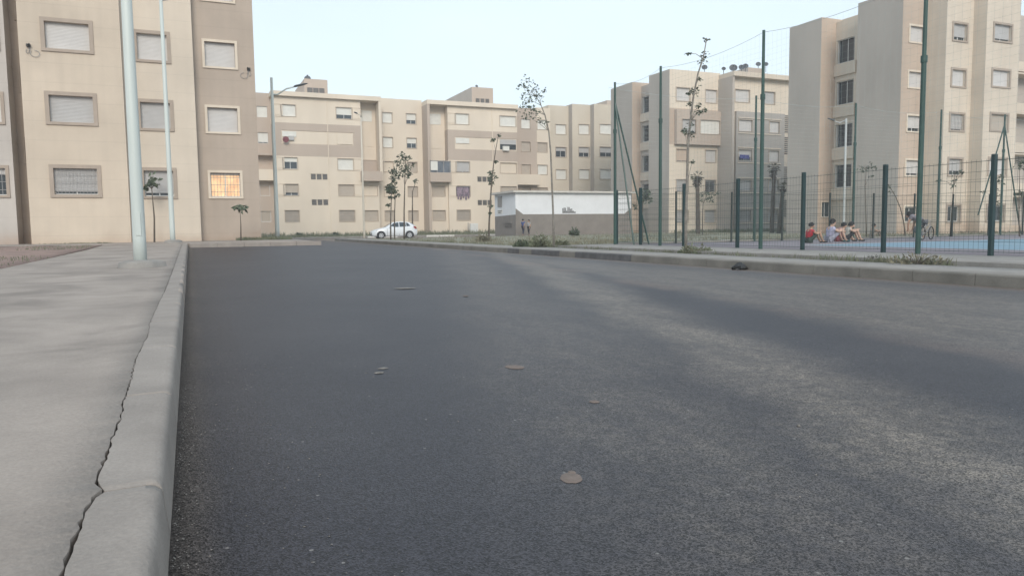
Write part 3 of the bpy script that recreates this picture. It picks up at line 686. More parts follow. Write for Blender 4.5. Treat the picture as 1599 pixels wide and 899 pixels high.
# plain wall between the modules
xa, xb = X(596), X(667)
cols = ((X(599, BY), X(614, BY)), (X(636, BY), X(651, BY)))
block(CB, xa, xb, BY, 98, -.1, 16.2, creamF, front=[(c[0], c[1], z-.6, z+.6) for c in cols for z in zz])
opt = (((shutT, 1), (creamF, 1), (creamF, 1), (shutW, 1), (shutW, 1)), ((shutT, 1), (shutT, .0), (shutT, .0), (shutW, .5), (shutW, .6)))
for ci, c in enumerate(cols):
    for i, z in enumerate(zz):
        m_, cl = opt[ci][i]
        if cl == 0: m_, cl = shutT, 1
        window(CB, 'f', ((c[0]+c[1])/2, BY, z), c[1]-c[0], 1.2, surrF, .06, m_, cl)
# right part
xa, xb, xc = X(808), X(836, BY), X(858, BY)
c1, c2 = (X(812, BY), X(826, BY)), (X(838, BY), X(853, BY))
block(CB, xa, xb, BY-.5, 98, -.1, 15.9, tanF, front=[(c1[0], c1[1], z-.6, z+.6) for z in zz])
block(CB, xb, xc, BY-.3, 98, -.1, 16.1, creamF, front=[(c2[0], c2[1], z-.6, z+.6) for z in zz])
for i, z in enumerate(zz):
    window(CB, 'f', ((c1[0]+c1[1])/2, BY-.5, z), c1[1]-c1[0], 1.2, surrF, .05, (shutT, shutT, shutT, shutT, shutW)[i], 1)
    window(CB, 'f', ((c2[0]+c2[1])/2, BY-.3, z), c2[1]-c2[0], 1.2, surrF, .06, (shutT, shutT, shutW, shutT, shutW)[i], 1)
b = MB(); b.box(xa+.05, xb, BY-1.5, BY-.52, 6.2, 7.5); b.build('balcony', creamF, CB)
creamR = mat('grey_cream_plaster', (.60, .53, .43), .9, .05, .3, 0, 90, streak=.5)
for (pa, pb, yo, w0, w1, ss) in ((858, 894, 87.2, 868, 884, (shutW, shutT, shutT, 1)), (894, 928, 86.2, 904, 920, 0), (928, 1010, 85.2, 937, 957, 0)):
    yy = yo; x0_, x1_ = X(pa, yy), X(pb, yy)
    ww = (X(w0, yy), X(w1, yy))
    zq = [1.9, 4.9, 7.7, 10.6, 13.55]
    block(CB, x0_ if pa != 858 else xc, x1_, yy, 98, -.1, 16.75 if pa > 858 else 16.6, creamR, front=[(ww[0], ww[1], z-.62, z+.62) for z in zq])
    for i, z in enumerate(zq):
        window(CB, 'f', ((ww[0]+ww[1])/2, yy, z), ww[1]-ww[0], 1.24, surr if i == 3 else surrF, .07, shutW if i != 3 else shutG, 1 if i != 3 else (.35 if pa == 858 else .55))
    if pa > 858: b = MB(); b.box(x0_-.02, x0_, yy+.02, 90, -.1, 16.74); b.build('shaded_side_render', shade_taupe, CB)  # shaded step between bays, painted as a dark strip
# roof towers
p0, p1 = at(476, 150, Y=89), at(512, 150, Y=89)
block(CB, p0.x, p1.x, 89, 97, 15.9, 18.25, tanF, name='roof_tower', front=[])
for k in range(3): b = MB(); xx = at(480+k*9.3, 148, Y=89).x; b.box(xx, xx+.6, 88.95, 89, 16.62, 17.25); b.build('tower_window', VENTG, CB)
p0, p1 = at(737, 150, Y=89), at(770, 150, Y=89)
block(CB, p0.x, p1.x, 89, 99.5, 15.9, 18.6, tanF, name='roof_tower')
b = MB(); b.box(p0.x-.02, p0.x, 89.02, 99.5, 15.9, 18.59); b.build('shaded_side_render', shade_taupe, CB)  # shade on the tower's left side, put into the colour
for k in range(3): b = MB(); xx = at(743+k*7.5, 161, Y=89).x; b.box(xx, xx+.5, 88.95, 89, 16.5, 17.2); b.build('tower_window', VENTG, CB)
p0, p1 = at(948, 165, Y=94), at(985, 165, Y=94)
block(CB, p0.x, p1.x, 94, 101, 16.5, 19.0, tanF, name='roof_tower')
off(CB)
# round tank and a dish on the first tower
o = empty('water_tank', (at(480, 118, Y=91).x, 91, 18.25), 'round dark rooftop tank on the left roof tower', 'water tank')
b = MB(); b.tube([(0, 0, .0), (0, 0, .12), (0, 0, .5), (0, 0, .66), (0, 0, .74)], [.28, .36, .38, .25, .08], 12); b.build('tank_body', DISH, o, True)
b = MB(); b.tube([(0, 0, .72), (0, 0, .82)], .09, 8); b.build('lid', trim, o)
o = empty('satellite_dish', (at(744, 137, Y=90).x, 90, 18.6), 'tiny dark dish on top of the middle roof tower', 'satellite dish', 'satellite dishes on the roofs')
b = MB(); b.tube([(0, 0, 0), (0, 0, .25)], .03, 6); b.tube([(0, -.1, .3), (.0, .02, .25)], [.2, .05], 10); b.build('reflector', DISH, o)

# ---------------------------------------------------------------- utility building
UB = empty('utility_building', (32, 62, 0), 'low flat roofed hut painted white above and grey brown below', 'utility building')
x0_, x1_, y0_, y1_ = 26.75, 38.85, 60.5, 65.4
b = MB()
b.add([(x0_, y0_, -.1), (x1_, y0_, -.1), (x1_, y0_, 2.55), (x1_-.75, y0_, 2.02), (x0_+.75, y0_, 2.02), (x0_, y0_, 2.55)], [(0, 1, 2, 3, 4, 5)])
b.add([(x0_, y1_, -.1), (x0_, y0_, -.1), (x0_, y0_, 2.0), (x0_, y1_, 1.9)], [(0, 1, 2, 3)])
b.cur = 1
b.add([(x0_, y0_, 2.55), (x0_+.75, y0_, 2.02), (x1_-.75, y0_, 2.02), (x1_, y0_, 2.55), (x1_, y0_, 3.95), (x0_, y0_, 3.95)], [(0, 1, 2, 3, 4, 5)])
b.add([(x0_, y1_, 1.9), (x0_, y0_, 2.0), (x0_, y0_, 3.95), (x0_, y1_, 3.95)], [(0, 1, 2, 3)])
b.cur = 0
b.add([(x1_, y0_, -.1), (x1_, y1_, -.1), (x1_, y1_, 3.95), (x1_, y0_, 3.95)], [(0, 1, 2, 3)]); b.add([(x0_, y1_, -.1), (x1_, y1_, -.1), (x1_, y1_, 3.95), (x0_, y1_, 3.95)], [(3, 2, 1, 0)])
me = bpy.data.meshes.new('wall'); me.from_pydata(b.v, [], b.f); me.materials.append(greyw); me.materials.append(whitew); me.polygons.foreach_set('material_index', b.mi); put('wall', me, UB)
b = MB(); b.box(x0_-.35, x1_+.3, y0_-.35, y1_+.35, 3.95, 4.12); b.build('roof', slabm, UB)
b = MB(); b.box(x0_-.04, x0_, 63.6, 64.6, 2.75, 3.75); b.build('window', grilm, UB)
b = MB(); b.box(x0_-.02, x0_, 63.5, 64.7, 2.15, 2.5); s_ = b.build('sign_plate', shutW, UB)
b = MB(); b.box(x0_-.03, x0_-.021, 63.6, 64.6, 2.38, 2.43); b.box(x0_-.03, x0_-.021, 63.9, 64.5, 2.22, 2.30); b.build('lettering', lampd, s_)
b = MB(); b.box(x0_-.03, x0_, 61.4, 62.9, .85, 1.05); b.build('vent_slot', VENTG, UB); b = MB(); b.box(x0_-.10, x0_, 61.3, 63, 1.25, 1.32); b.build('ledge', greyw, UB)
b = MB(); rs = random.Random(5); pl = at(878, 330, Y=y0_).x; pr_ = at(896, 330, Y=y0_).x
for k in range(9):
    xx = pl+(pr_-pl)*k/9; h_ = .25+.35*rs.random(); b.box(xx, xx+(pr_-pl)/9*.8, y0_-.006, y0_-.002, 2.08+.1*rs.random(), 2.08+h_)
b.box(pl, pr_+.2, y0_-.010, y0_-.007, 2.10, 2.24); b.build('spray_scribble', mat('faded_grey_spray_paint', (.25, .25, .25), .8, .3, 6), UB)
off(UB)

# ---------------------------------------------------------------- street lamps
def lamp_post(name, base, H, r0_, r1_, label, arm=None, head=None, slab=False, m=lampw):
    o = empty(name, base, label, 'street lamp', 'street lamps')
    b = MB(); b.tube([(0, 0, 0), (0, 0, .5), (0, 0, H*.5), (0, 0, H)], [r0_, r0_*.98, (r0_+r1_)*.5, r1_], 20); b.build('pole', m, o, True)
    if slab:
        b = MB(); b.box(-.04, .04, -r0_-.006, -r0_*.8, .55, .95); b.build('access_hatch', m, o)
        b = MB(); n = 22; rs = random.Random(2); R_ = slab
        ang = [2*math.pi*k/n for k in range(n)]; rad = [R_*(1+.12*rs.uniform(-1, 1)) for _ in range(n)]
        vs = [(rad[k]*math.cos(a), rad[k]*math.sin(a), -.06) for k, a in enumerate(ang)]+[(rad[k]*.93*math.cos(a), rad[k]*.93*math.sin(a), .085) for k, a in enumerate(ang)]+[(rad[k]*.6*math.cos(a), rad[k]*.6*math.sin(a), .12) for k, a in enumerate(ang)]+[(0, 0, .13)]
        fs = [(k, (k+1) % n, n+(k+1) % n, n+k) for k in range(n)]+[(n+k, n+(k+1) % n, 2*n+(k+1) % n, 2*n+k) for k in range(n)]+[(2*n+k, 2*n+(k+1) % n, 3*n) for k in range(n)]
        b.add(vs, fs); b.build('concrete_base', kerbR, o, True)
    if arm:
        b = MB(); b.tube([Vector(p) for p in arm], [.045]*(len(arm)-1)+[.035], 8); b.build('arm', m, o, True)
        d = (Vector(arm[-1])-Vector(arm[-2])).normalized(); p = Vector(arm[-1]); sd_ = d.cross(Vector((0, 0, 1))).normalized(); up = sd_.cross(d)
        b = MB(); L_, W_ = head or (.7, .13)
        st = [(0, .4, .05), (.15, .8, .07), (.5, 1, .06), (.85, .8, .045), (1, .4, .02)]
        for (t, w_, h_) in st:
            c = p+d*(L_*t)
            for sx_, sz in ((-1, 0), (-.6, 1), (.6, 1), (1, 0), (.7, -.35), (-.7, -.35)): b.v.append(tuple(c+sd_*sx_*w_*W_+up*sz*h_))
        for i in range(4):
            for k in range(6): b.f.append((i*6+k, i*6+(k+1) % 6, (i+1)*6+(k+1) % 6, (i+1)*6+k)); b.mi.append(0)
        b.f += [tuple(range(6)), tuple(range(24, 30))]; b.mi += [0, 0]; b.build('lamp_head', lampd, o)
    return o
p = at(220, 419, D=12.9); zb_ = g(p.x, p.y)+.175
lamp_post('street_lamp', (p.x, p.y, zb_), 9, .108, .062, 'thick white lamp post nearest the camera, on a round concrete base in the pavement', slab=.385, arm=[(0, 0, 8.9), (.3, 0, 9.2), (1.2, 0, 9.4)])
p = at(270, 377, D=29.5); zb_ = g(p.x, p.y)+.172
pt = at(262, 5, D=29.5)-Vector((p.x, p.y, zb_)); pe = at(284, 0, D=29.5)-Vector((p.x, p.y, zb_))
lamp_post('street_lamp', (p.x, p.y, zb_), 10.6, .10, .06, 'thin white lamp post standing close to the cream block, left of the road end', slab=.33,
          arm=[(0, 0, 9.45), (.25, 0, 9.5), (.62, 0, 9.72), (.9, 0, 10.1)], head=(.3, .06))
p = at(433.5, 372, D=41); zb_ = g(p.x, p.y)+.172
W = lambda px, py, D, z0: at(px, py, D=D)
P0 = Vector((p.x, p.y, zb_)); 
lamp_post('street_lamp', P0, 8.75, .12, .07, 'white lamp post with a long dark head, beside the tan corner of the left block',
          arm=[(0, 0, 7.85), at(433, 148, D=41)-P0, at(447, 139, D=41)-P0, at(459, 136, D=41)-P0], head=(.78, .14))
b = MB()
p = at(569, 371, D=60); P0 = Vector((p.x, p.y, 0))
lamp_post('street_lamp', P0, 9.9, .09, .05, 'slim cream lamp post left of the white car', m=mat('cream_lamp_paint', (.62, .57, .48), .5, .05, 3),
          arm=[(0, 0, 9.8), (.0, -.1, 9.95), (-.35, -.3, 10.05)], head=(.35, .1))
p = at(1317, 368, D=50); P0 = Vector((p.x, p.y, .1))
lamp_post('street_lamp', P0, 7.75, .085, .06, 'thin white lamp post behind the court with its dark head pointing left', m=mat('dull_white_lamp_paint', (.44, .46, .45), .5, .06, 3),
          arm=[(0, 0, 7.6), at(1319, 189, D=50)-P0, at(1311, 192, D=50)-P0, at(1303, 189, D=50)-P0], head=(.5, .12))

# ---------------------------------------------------------------- fences
def wire_panel_mesh(L_, H_=1.93):
    b = MB(); r = .0028; n = int(L_/.10)
    def bar(p, q, r_=r):
        p, q = Vector(p), Vector(q); d = (q-p).normalized(); a = d.cross(Vector((1, .01, .3))).normalized(); c = d.cross(a); o = len(b.v)
        for pt_ in (p, q):
            for k in range(3): t = 2.094*k; b.v.append(tuple(pt_+(a*math.cos(t)+c*math.sin(t))*r_))
        for k in range(3): b.f.append((o+k, o+(k+1) % 3, o+3+(k+1) % 3, o+3+k)); b.mi.append(0)
    for i in range(1, n): bar((0, L_*i/n, .05), (0, L_*i/n, H_))
    for k in range(10):
        z = .08+k*(H_-.12)/9; bar((.012, 0, z), (.012, L_, z), .0065 if k in (0, 9) else .004); 
        if k in (1, 4, 7): bar((.03, 0, z+.05), (.03, L_, z+.05), .003)
    return b.mesh('wire_panel', wirem)
def post_mesh(H_=2.03, w_=.055):
    b = MB(); b.box(-w_*.85, w_*.85, -w_*.75, w_*.75, -.1, H_); bevel_m = b.mesh('post', greenp); bevel(bevel_m, .008, 1)
    return bevel_m
pm = post_mesh()
NF = empty('fence', (14.62, 12, .2), 'green wire mesh fence along the near side of the court, beside the road', 'fence')
ysf = [23.75, 22.15, 19.65, 17.1, 14.6, 12.15, 9.66, 7.2, 4.75, 2.3, -.15, -2.6]
for y in ysf: put('post', pm, NF, (14.62, y, .2))
pcache = {}
for a, c in zip(ysf, ysf[1:]):
    L_ = round(a-c-.1, 2)
    if L_ not in pcache: pcache[L_] = wire_panel_mesh(L_)
    put('wire_panel', pcache[L_], NF, (14.62, c+.05, .22), kind='stuff')
off(NF)
RF = empty('fence', (30, 23.75, .2), 'green wire mesh fence along the rear end of the court', 'fence')
xsf = [17.3, 20.0, 22.65, 25.3, 27.9, 30.5, 33.1, 35.7, 38.3, 40.9, 43.5]
bb_ = MB(); bb_.box(-.03, .03, -.03, .03, -.1, 2.0); pm2 = bb_.mesh('post', mat('faded_dark_post', (.045, .055, .048), .6, .1, 4))
for x_ in xsf: put('post', pm2, RF, (x_, 23.75, .2))
xs2 = [14.62]+xsf
for a, c in zip(xs2, xs2[1:]):
    L_ = round(c-a-.1, 2)
    if L_ not in pcache: pcache[L_] = wire_panel_mesh(L_)
    o = put('wire_panel', pcache[L_], RF, (c-.05, 23.75, .22), rz=math.pi/2, kind='stuff')
off(RF)
def tall_poles(root, pts, H_, axis_):
    b = MB(); b.tube([(0, 0, -.1), (0, 0, H_*.7), (0, 0, H_*.7+.01), (0, 0, H_)], [.056, .052, .044, .040], 12); b.tube([(0, 0, H_*.7-.06), (0, 0, H_*.7+.08)], .068, 12); b.box(-.14, .14, -.14, .14, 0, .015)
    me = b.mesh('pole', greenpole); 
    for p_ in pts: put('pole', me, root, p_)
def net(root, a, c, z0, z1, sp=.16):
    a, c = Vector(a), Vector(c); L_ = (c-a).length; d = (c-a)/L_; b = MB(); n = int(L_/sp)
    sag = lambda t: .35*4*t*(1-t)
    b.tube([(a+d*L_*t)+Vector((0, 0, z1-sag(t)*.5)) for t in [i/12 for i in range(13)]], .0055, 4, False)
    b.build('top_cable', netm, root)
    b = MB()
    def bar(p, q, r_=.0013):
        dd = (q-p).normalized(); u_ = dd.cross(Vector((.3, .9, .2))).normalized(); v_ = dd.cross(u_); o = len(b.v)
        for pt_ in (p, q):
            for k in range(3): t = 2.094*k; b.v.append(tuple(pt_+(u_*math.cos(t)+v_*math.sin(t))*r_))
        for k in range(3): b.f.append((o+k, o+(k+1) % 3, o+3+(k+1) % 3, o+3+k)); b.mi.append(0)
    for i in range(n+1):
        t = i/n; q = a+d*L_*t; bar(q+Vector((0, 0, z0)), q+Vector((0, 0, z1-sag(t)*.7)))
    m_ = int((z1-z0)/sp)
    for j in range(m_):
        z = z0+(z1-z0)*j/m_*.95
        for i in range(3): bar(a+d*L_*i/3+Vector((0, 0, z)), a+d*L_*(i+1)/3+Vector((0, 0, z)))
    b.build('net', netm, root, kind='stuff')
NN = empty('ball_stop_net', (14.4, 12, .2), 'tall green poles with braces carrying a thin net along the roadside fence', 'ball net')
npts = [(14.4, 23.5, .2), (14.4, 20.65, .2), (14.4, 15.9, .2), (14.4, 11.1, .2), (14.4, 6.2, .2), (14.4, 1.3, .2)]
tall_poles(NN, npts, 5.9, 1)
for a, c in zip(npts, npts[1:]): net(NN, (a[0], a[1], 0), (c[0], c[1], 0), 2.2, 6.05)
def brace(root, a, c): b = MB(); b.tube([a, c], .032, 8); b.build('brace', greenpole, root)
brace(NN, (14.4, 23.5, 5.4), (14.45, 22.3, .2)); brace(NN, (14.4, 23.5, 5.4), (15.95, 23.6, .2))
for (pz) in (2.4, 4.2): pass
off(NN)
RN = empty('ball_stop_net', (30, 23.9, .2), 'rear row of tall green poles and thin net behind the court', 'ball net')
rpts = [(21.35, 23.95, .2), (26.9, 23.95, .2), (32.35, 23.95, .2), (36.9, 23.95, .2), (42, 23.95, .2)]
tall_poles(RN, rpts, 5.9, 0)
net(RN, (14.4, 23.95, 0), (21.35, 23.95, 0), 2.2, 6.0)
for a, c in zip(rpts, rpts[1:]): net(RN, (a[0], a[1], 0), (c[0], c[1], 0), 2.2, 6.0)
brace(RN, (36.9, 23.95, 5.6), (35.2, 23.95, 1.2)); brace(RN, (36.9, 23.95, 5.6), (38.5, 23.95, .2))
off(RN)

# ---------------------------------------------------------------- plants
def leaf_cloud(b, c, r, n, sz, rnd, flat=.8):
    for _ in range(n):
        while True:
            q = Vector((rnd.uniform(-1, 1), rnd.uniform(-1, 1), rnd.uniform(-1, 1)))
            if q.length < 1: break
        p_ = Vector(c)+Vector((q.x*r, q.y*r, q.z*r*flat)); d = Vector((rnd.uniform(-1, 1), rnd.uniform(-1, 1), rnd.uniform(-.9, .4))).normalized()
        s_ = d.cross(Vector((rnd.uniform(-1, 1), rnd.uniform(-1, 1), rnd.uniform(-1, 1)))).normalized(); L_ = sz*rnd.uniform(.6, 1.3); W_ = L_*.28
        up = d.cross(s_)*L_*.12
        b.add([p_, p_+d*L_*.5+s_*W_+up, p_+d*L_, p_+d*L_*.5-s_*W_+up], [(0, 1, 2), (0, 2, 3)])
def sapling(label, D, base, trunk, clumps, r=.035, m=bark, lm=leafm, dens=1., sz=.16, cat='young tree'):
    rnd = random.Random(hash(label) % 1 + len(label)*7+int(D)); P0 = Vector(base)
    o = empty('sapling', P0, label, cat)
    pts = [Vector((0, 0, -.05))]+[at(x_, y_, D=D)-P0 for x_, y_ in trunk]
    n = len(pts); b = MB(); b.tube(pts, [r*(1-.72*i/(n-1)) for i in range(n)], 7); b.build('trunk', m, o, True)
    lb = MB(); bb = MB()
    for (x_, y_, rp) in clumps:
        c = at(x_, y_, D=D+rnd.uniform(-.25, .25))-P0; R_ = rp/F*D
        q = min(pts, key=lambda p_: (p_-c).length+(.6 if p_.z > c.z else 0)); 
        bb.tube([q, (q+c)/2+Vector((0, 0, .06)), c], [.012, .008, .005], 4)
        for k in range(4):
            e_ = c+Vector((rnd.uniform(-1, 1), rnd.uniform(-1, 1), rnd.uniform(-.7, .8)))*R_*.9; bb.tube([c, e_], .004, 3, False)
        leaf_cloud(lb, c, R_*1.3, int(48*dens*max(.35, (R_/.25)**1.6)), sz*.85, rnd)
    bb.build('branches', m, o, kind='stuff'); lb.build('foliage', lm, o, kind='stuff')
    return o
zg = .12
sapling('tall leaning sapling with a loose drooping crown against the sky, by the white hut', 26.6, (*at(865, 385, D=26.6).xy, .1),
        [(864, 340), (862, 290), (860, 240), (857, 205), (851, 180), (845, 165), (838, 152)],
        [(823, 127, 9), (815, 135, 7), (828, 145, 9), (838, 140, 5), (822, 158, 10), (842, 152, 8), (819, 170, 9), (832, 168, 7), (837, 178, 7), (850, 142, 4), (822, 182, 6), (842, 188, 5), (853, 192, 4), (818, 148, 6)], r=.042, m=barkg, lm=leafg, sz=.13, dens=.8)
sapling('very tall thin sapling with small leaf tufts spaced up its stem, beside the fence', 19.5, (*at(1071, 395, D=19.5).xy, .1),
        [(1071, 340), (1073, 290), (1074, 235), (1078, 190), (1083, 150), (1090, 115), (1098, 92), (1103, 64)],
        [(1099, 86, 7), (1097, 95, 5), (1086, 136, 5), (1084, 146, 5), (1091, 123, 3), (1076, 145, 3), (1077, 162, 3), (1091, 165, 4), (1073, 205, 7), (1078, 212, 6), (1068, 203, 4), (1092, 175, 3), (1100, 171, 3), (1078, 193, 4), (1103, 62, 2), (1075, 84, 2), (1081, 253, 2)], r=.045, m=barkg, lm=leafg, sz=.10, dens=1.2)
sapling('slender leaning sapling with a dark leaf knot halfway up, left of the white hut', 50, (*at(763, 375, D=50).xy, .1),
        [(764, 345), (766, 310), (768, 280), (771, 255), (774, 235), (778, 212)],
        [(769, 276, 5), (767, 285, 4), (767, 270, 4), (774, 252, 2), (769, 218, 2), (767, 322, 2), (765, 333, 1.5), (779, 211, 1.5)], r=.07, m=bark, sz=.2, dens=1.6)
sapling('tallest of the three saplings in front of the white car', 52, (*at(631, 372, D=52).xy, .1), [(631, 330), (632, 290), (633, 255), (632, 243)],
        [(629, 245, 6), (637, 247, 4), (624, 256, 4), (634, 262, 7), (627, 270, 6), (640, 270, 3), (637, 276, 3), (619, 252, 2), (645, 257, 2)], r=.06, sz=.24, dens=1.)
sapling('left sapling of the three before the white car, with the darkest low tuft', 51, (*at(610, 372, D=51).xy, .1), [(610, 340), (611, 315), (611, 292)],
        [(609, 291, 5), (612, 297, 6), (607, 297, 3), (609, 308, 2), (606, 320, 2)], r=.06, sz=.22, dens=2.2)
sapling('middle sapling of the three before the white car', 53, (*at(616, 372, D=53).xy, .1), [(616, 340), (617, 310), (617, 275)],
        [(615, 267, 6), (620, 275, 5), (613, 278, 4), (616, 284, 4), (622, 304, 2), (617, 300, 3), (615, 308, 2)], r=.055, sz=.22, dens=1.2)
sapling('short bare stake with one leaf tuft behind the white car', 74, (*at(644, 368, D=74).xy, .1), [(644, 330), (644, 300), (649, 284)], [(650, 281, 2.2), (648, 283, 1.5)], r=.09, sz=.25, dens=1)
p_ = at(241, 376, D=31.5)
sapling('thin sapling with a dark palm-like tuft before the window, between two lamp posts', 31.5, (p_.x, p_.y, g(p_.x, p_.y)+.17), [(241, 340), (239, 318), (237, 295), (237, 280)],
        [(237, 277, 5), (230, 287, 5), (243, 284, 5), (236, 288, 6), (228, 292, 3), (245, 288, 3)], r=.04, sz=.30, dens=.55)
p_ = at(376, 373, D=32.5)
sapling('small palm-like sapling under the lit window', 32.5, (p_.x, p_.y, g(p_.x, p_.y)+.17), [(376, 350), (375, 330)], [(376, 323, 5), (371, 324, 3), (381, 324, 3)], r=.035, sz=.28, dens=.8)
sapling('leafy young tree just behind the corner of the court fence', 33, (*at(1003, 372, D=33).xy, .12), [(1002, 340), (1004, 315), (1006, 300)], [(1007, 300, 6), (1011, 308, 6), (1003, 308, 4), (1014, 312, 4), (992, 321, 2)], r=.04, lm=leafg, sz=.2, dens=1)
sapling('low spreading young tree behind the court, right of the short palm', 58, (*at(1097, 366, D=58).xy, .12), [(1097, 340), (1098, 318), (1103, 306)], [(1095, 304, 3), (1103, 301, 4), (1110, 304, 4), (1112, 314, 3), (1097, 313, 3), (1120, 302, 3), (1105, 310, 3)], r=.05, lm=leafg, sz=.22, dens=.8)
sapling('bent bare sapling behind the court, before the pinkish wall', 37, (*at(1414, 372, D=37).xy, .12), [(1411, 345), (1406, 325), (1399, 308), (1392, 296), (1388, 291)], [(1388, 291, 2), (1392, 300, 1.5)], r=.035, sz=.14, dens=.5)
sapling('drooping young tree crown before the grey side wall', 36, (*at(1353, 372, D=36).xy, .12), [(1352, 330), (1351, 290), (1353, 262)], [(1345, 261, 4), (1356, 259, 5), (1365, 262, 4), (1351, 265, 4), (1359, 275, 2)], r=.03, lm=leafg, sz=.16, dens=.8)
sapling('sapling beside the tall rear pole before the cream bay', 35, (*at(1484, 370, D=35).xy, .12), [(1486, 330), (1489, 290), (1492, 268)], [(1491, 272, 4), (1498, 268, 4), (1489, 281, 3), (1488, 290, 3), (1466, 281, 1.5), (1503, 270, 2)], r=.03, lm=leafg, sz=.15, dens=.8)
sapling('leaning young tree behind the thickest fence post at right', 33, (*at(1551, 372, D=33).xy, .12), [(1552, 340), (1556, 310), (1557, 285)], [(1554, 281, 4), (1562, 285, 3), (1559, 306, 4), (1553, 297, 3), (1565, 275, 2), (1558, 316, 3), (1535, 300, 1.5)], r=.03, lm=leafg, sz=.15, dens=.8)
sapling('dark leafy sapling at the right edge behind the braced pole', 33, (*at(1592, 372, D=33).xy, .12), [(1591, 330), (1592, 290), (1592, 262)], [(1590, 255, 5), (1597, 252, 5), (1594, 262, 4), (1598, 305, 3), (1592, 300, 3)], r=.03, lm=leafm, sz=.16, dens=1)

def palm(label, D, x_, yb, yt, lean, rt, crown, z0):
    P0 = at(x_, yb, D=D); P0.z = z0; T = at(x_+lean, yt, D=D)-P0; o = empty('palm_tree', P0, label, 'palm tree', 'palms behind the court')
    b = MB(); n = 14; b.tube([T*(i/n)+Vector((0, 0, 0)) for i in range(n+1)], [rt*(1.25-.35*i/n)*(1+.10*(i % 2)) for i in range(n+1)], 10); b.build('trunk', palmb, o, True)
    rnd = random.Random(int(x_)); b = MB()
    for k in range(34):
        a = rnd.uniform(0, 6.28); el = rnd.uniform(-1.2, 1.2); L_ = crown*rnd.uniform(.8, 1.1); d = Vector((math.cos(a)*math.cos(el), math.sin(a)*math.cos(el), math.sin(el)))
        s_ = d.cross(Vector((0, 0, 1))).normalized(); prev = None
        nseg = 4
        for j in range(6):
            f_ = -1+2*j/5; dd = (d+s_*f_*.55+Vector((0, 0, -.15*abs(f_)))).normalized(); q0 = T+d*L_*.45; q1 = q0+dd*L_*.6-Vector((0, 0, .12*L_))
            b.add([q0+s_*.01, q0-s_*.01, q1, q0+dd*L_*.3+s_*.03], [(0, 1, 2), (0, 2, 3)])
        b.tube([T, T+d*L_*.45], .012, 3, False)
    b.build('fronds', palml, o, kind='stuff')
    b = MB(); leaf_cloud(b, T-Vector((0, 0, crown*.7)), crown*.55, 60, crown*.5, rnd, 1.3); b.build('dead_fronds', palmb, o, kind='stuff')
palm('short palm with a round tuft, standing alone between the fence posts', 62, 1090, 366, 276, -1, .16, .62, .1)
palm('taller slanting palm of the pair beside the vent openings', 62, 1205, 366, 262, 4, .15, .62, .1)
palm('lower palm of the pair, right beside the vent openings', 60, 1216, 366, 292, 7, .15, .50, .1)

def tuft(b, c, r, n, h, rnd, w_=.006):
    for _ in range(n):
        a = rnd.uniform(0, 6.28); q = r*math.sqrt(rnd.random()); p_ = Vector((c[0]+q*math.cos(a), c[1]+q*math.sin(a), c[2])); hh = h*rnd.uniform(.35, 1.1)
        l_ = Vector((rnd.uniform(-1, 1), rnd.uniform(-1, 1), 0))*hh*.35; s_ = Vector((rnd.uniform(-1, 1), rnd.uniform(-1, 1), 0)).normalized()*w_
        b.add([p_-s_, p_+s_, p_+l_*.4+Vector((0, 0, hh*.6))+s_*.7, p_+l_+Vector((0, 0, hh))], [(0, 1, 2), (0, 2, 3)])
def shrub(label, D, x_, y_, rpx, hpx, z0, m=weedm, n=900, sz=.09, name='shrub', cat='shrub'):
    P0 = at(x_, y_, D=D); P0.z = z0; R_ = rpx/F*D; H_ = hpx/F*D; o = empty(name, P0, label, cat); rnd = random.Random(int(x_)*3)
    b = MB()
    for k in range(14):
        a = rnd.uniform(0, 6.28); q = rnd.uniform(.1, .9)*R_; b.tube([(0, 0, 0), (q*.5*math.cos(a), q*.5*math.sin(a), H_*.45), (q*math.cos(a), q*math.sin(a), H_*rnd.uniform(.5, .95))], [.010, .007, .003], 4)
    b.build('stems', bark, o)
    b = MB()
    for k in range(n):
        a = rnd.uniform(0, 6.28); q = R_*math.sqrt(rnd.random()); hh = H_*(1-(q/R_)**1.6*.6)*rnd.uniform(.05, 1)*(.75+.35*math.sin(a*3+x_)); p_ = Vector((q*math.cos(a), q*math.sin(a), hh))
        d = Vector((math.cos(a)*.6+rnd.uniform(-.5, .5), math.sin(a)*.6+rnd.uniform(-.5, .5), rnd.uniform(.0, 1))).normalized(); s_ = d.cross(Vector((rnd.uniform(-1, 1), rnd.uniform(-1, 1), .3))).normalized(); L_ = sz*rnd.uniform(.6, 1.4)
        b.add([p_, p_+d*L_*.5+s_*L_*.2, p_+d*L_, p_+d*L_*.5-s_*L_*.2], [(0, 1, 2), (0, 2, 3)])
    b.build('foliage', m, o, kind='stuff')
shrub('dark green spreading weed bush at the foot of the fence, behind the kerb', 19.6, 1085, 394, 25, 17, .1, n=700, sz=.09)
shrub('low dark green bush on the verge before the hut, left of the larger one', 27.5, 814, 384, 10, 13, .12, leafm, 700, .11)
shrub('larger grey green bush by the leaning sapling, before the hut', 27, 843, 384, 15, 22, .12, weedm, 900, .12)
shrub('small round bush right of the leaning sapling', 27, 878, 385, 11, 13, .12, weedm, 600, .10)
shrub('small dark bush growing against the hut wall', 59, 897, 368, 6, 14, .1, leafm, 400, .2)
shrub('dark round seedling at the cream wall, left one of two', 80, 467, 367, 3, 7, .13, leafm, 160, .25)
shrub('dark round seedling at the cream wall, right one of two', 80, 524, 367, 3, 7, .13, leafm, 160, .25)
shrub('sparse dry weed clump behind the kerb, below the nearest tall green pole', 13.2, 1432, 412, 40, 27, .1, dryw, 330, .07)
shrub('pale dry bush on the verge left of the hut', 40, 755, 381, 11, 12, .12, dryw, 500, .14)
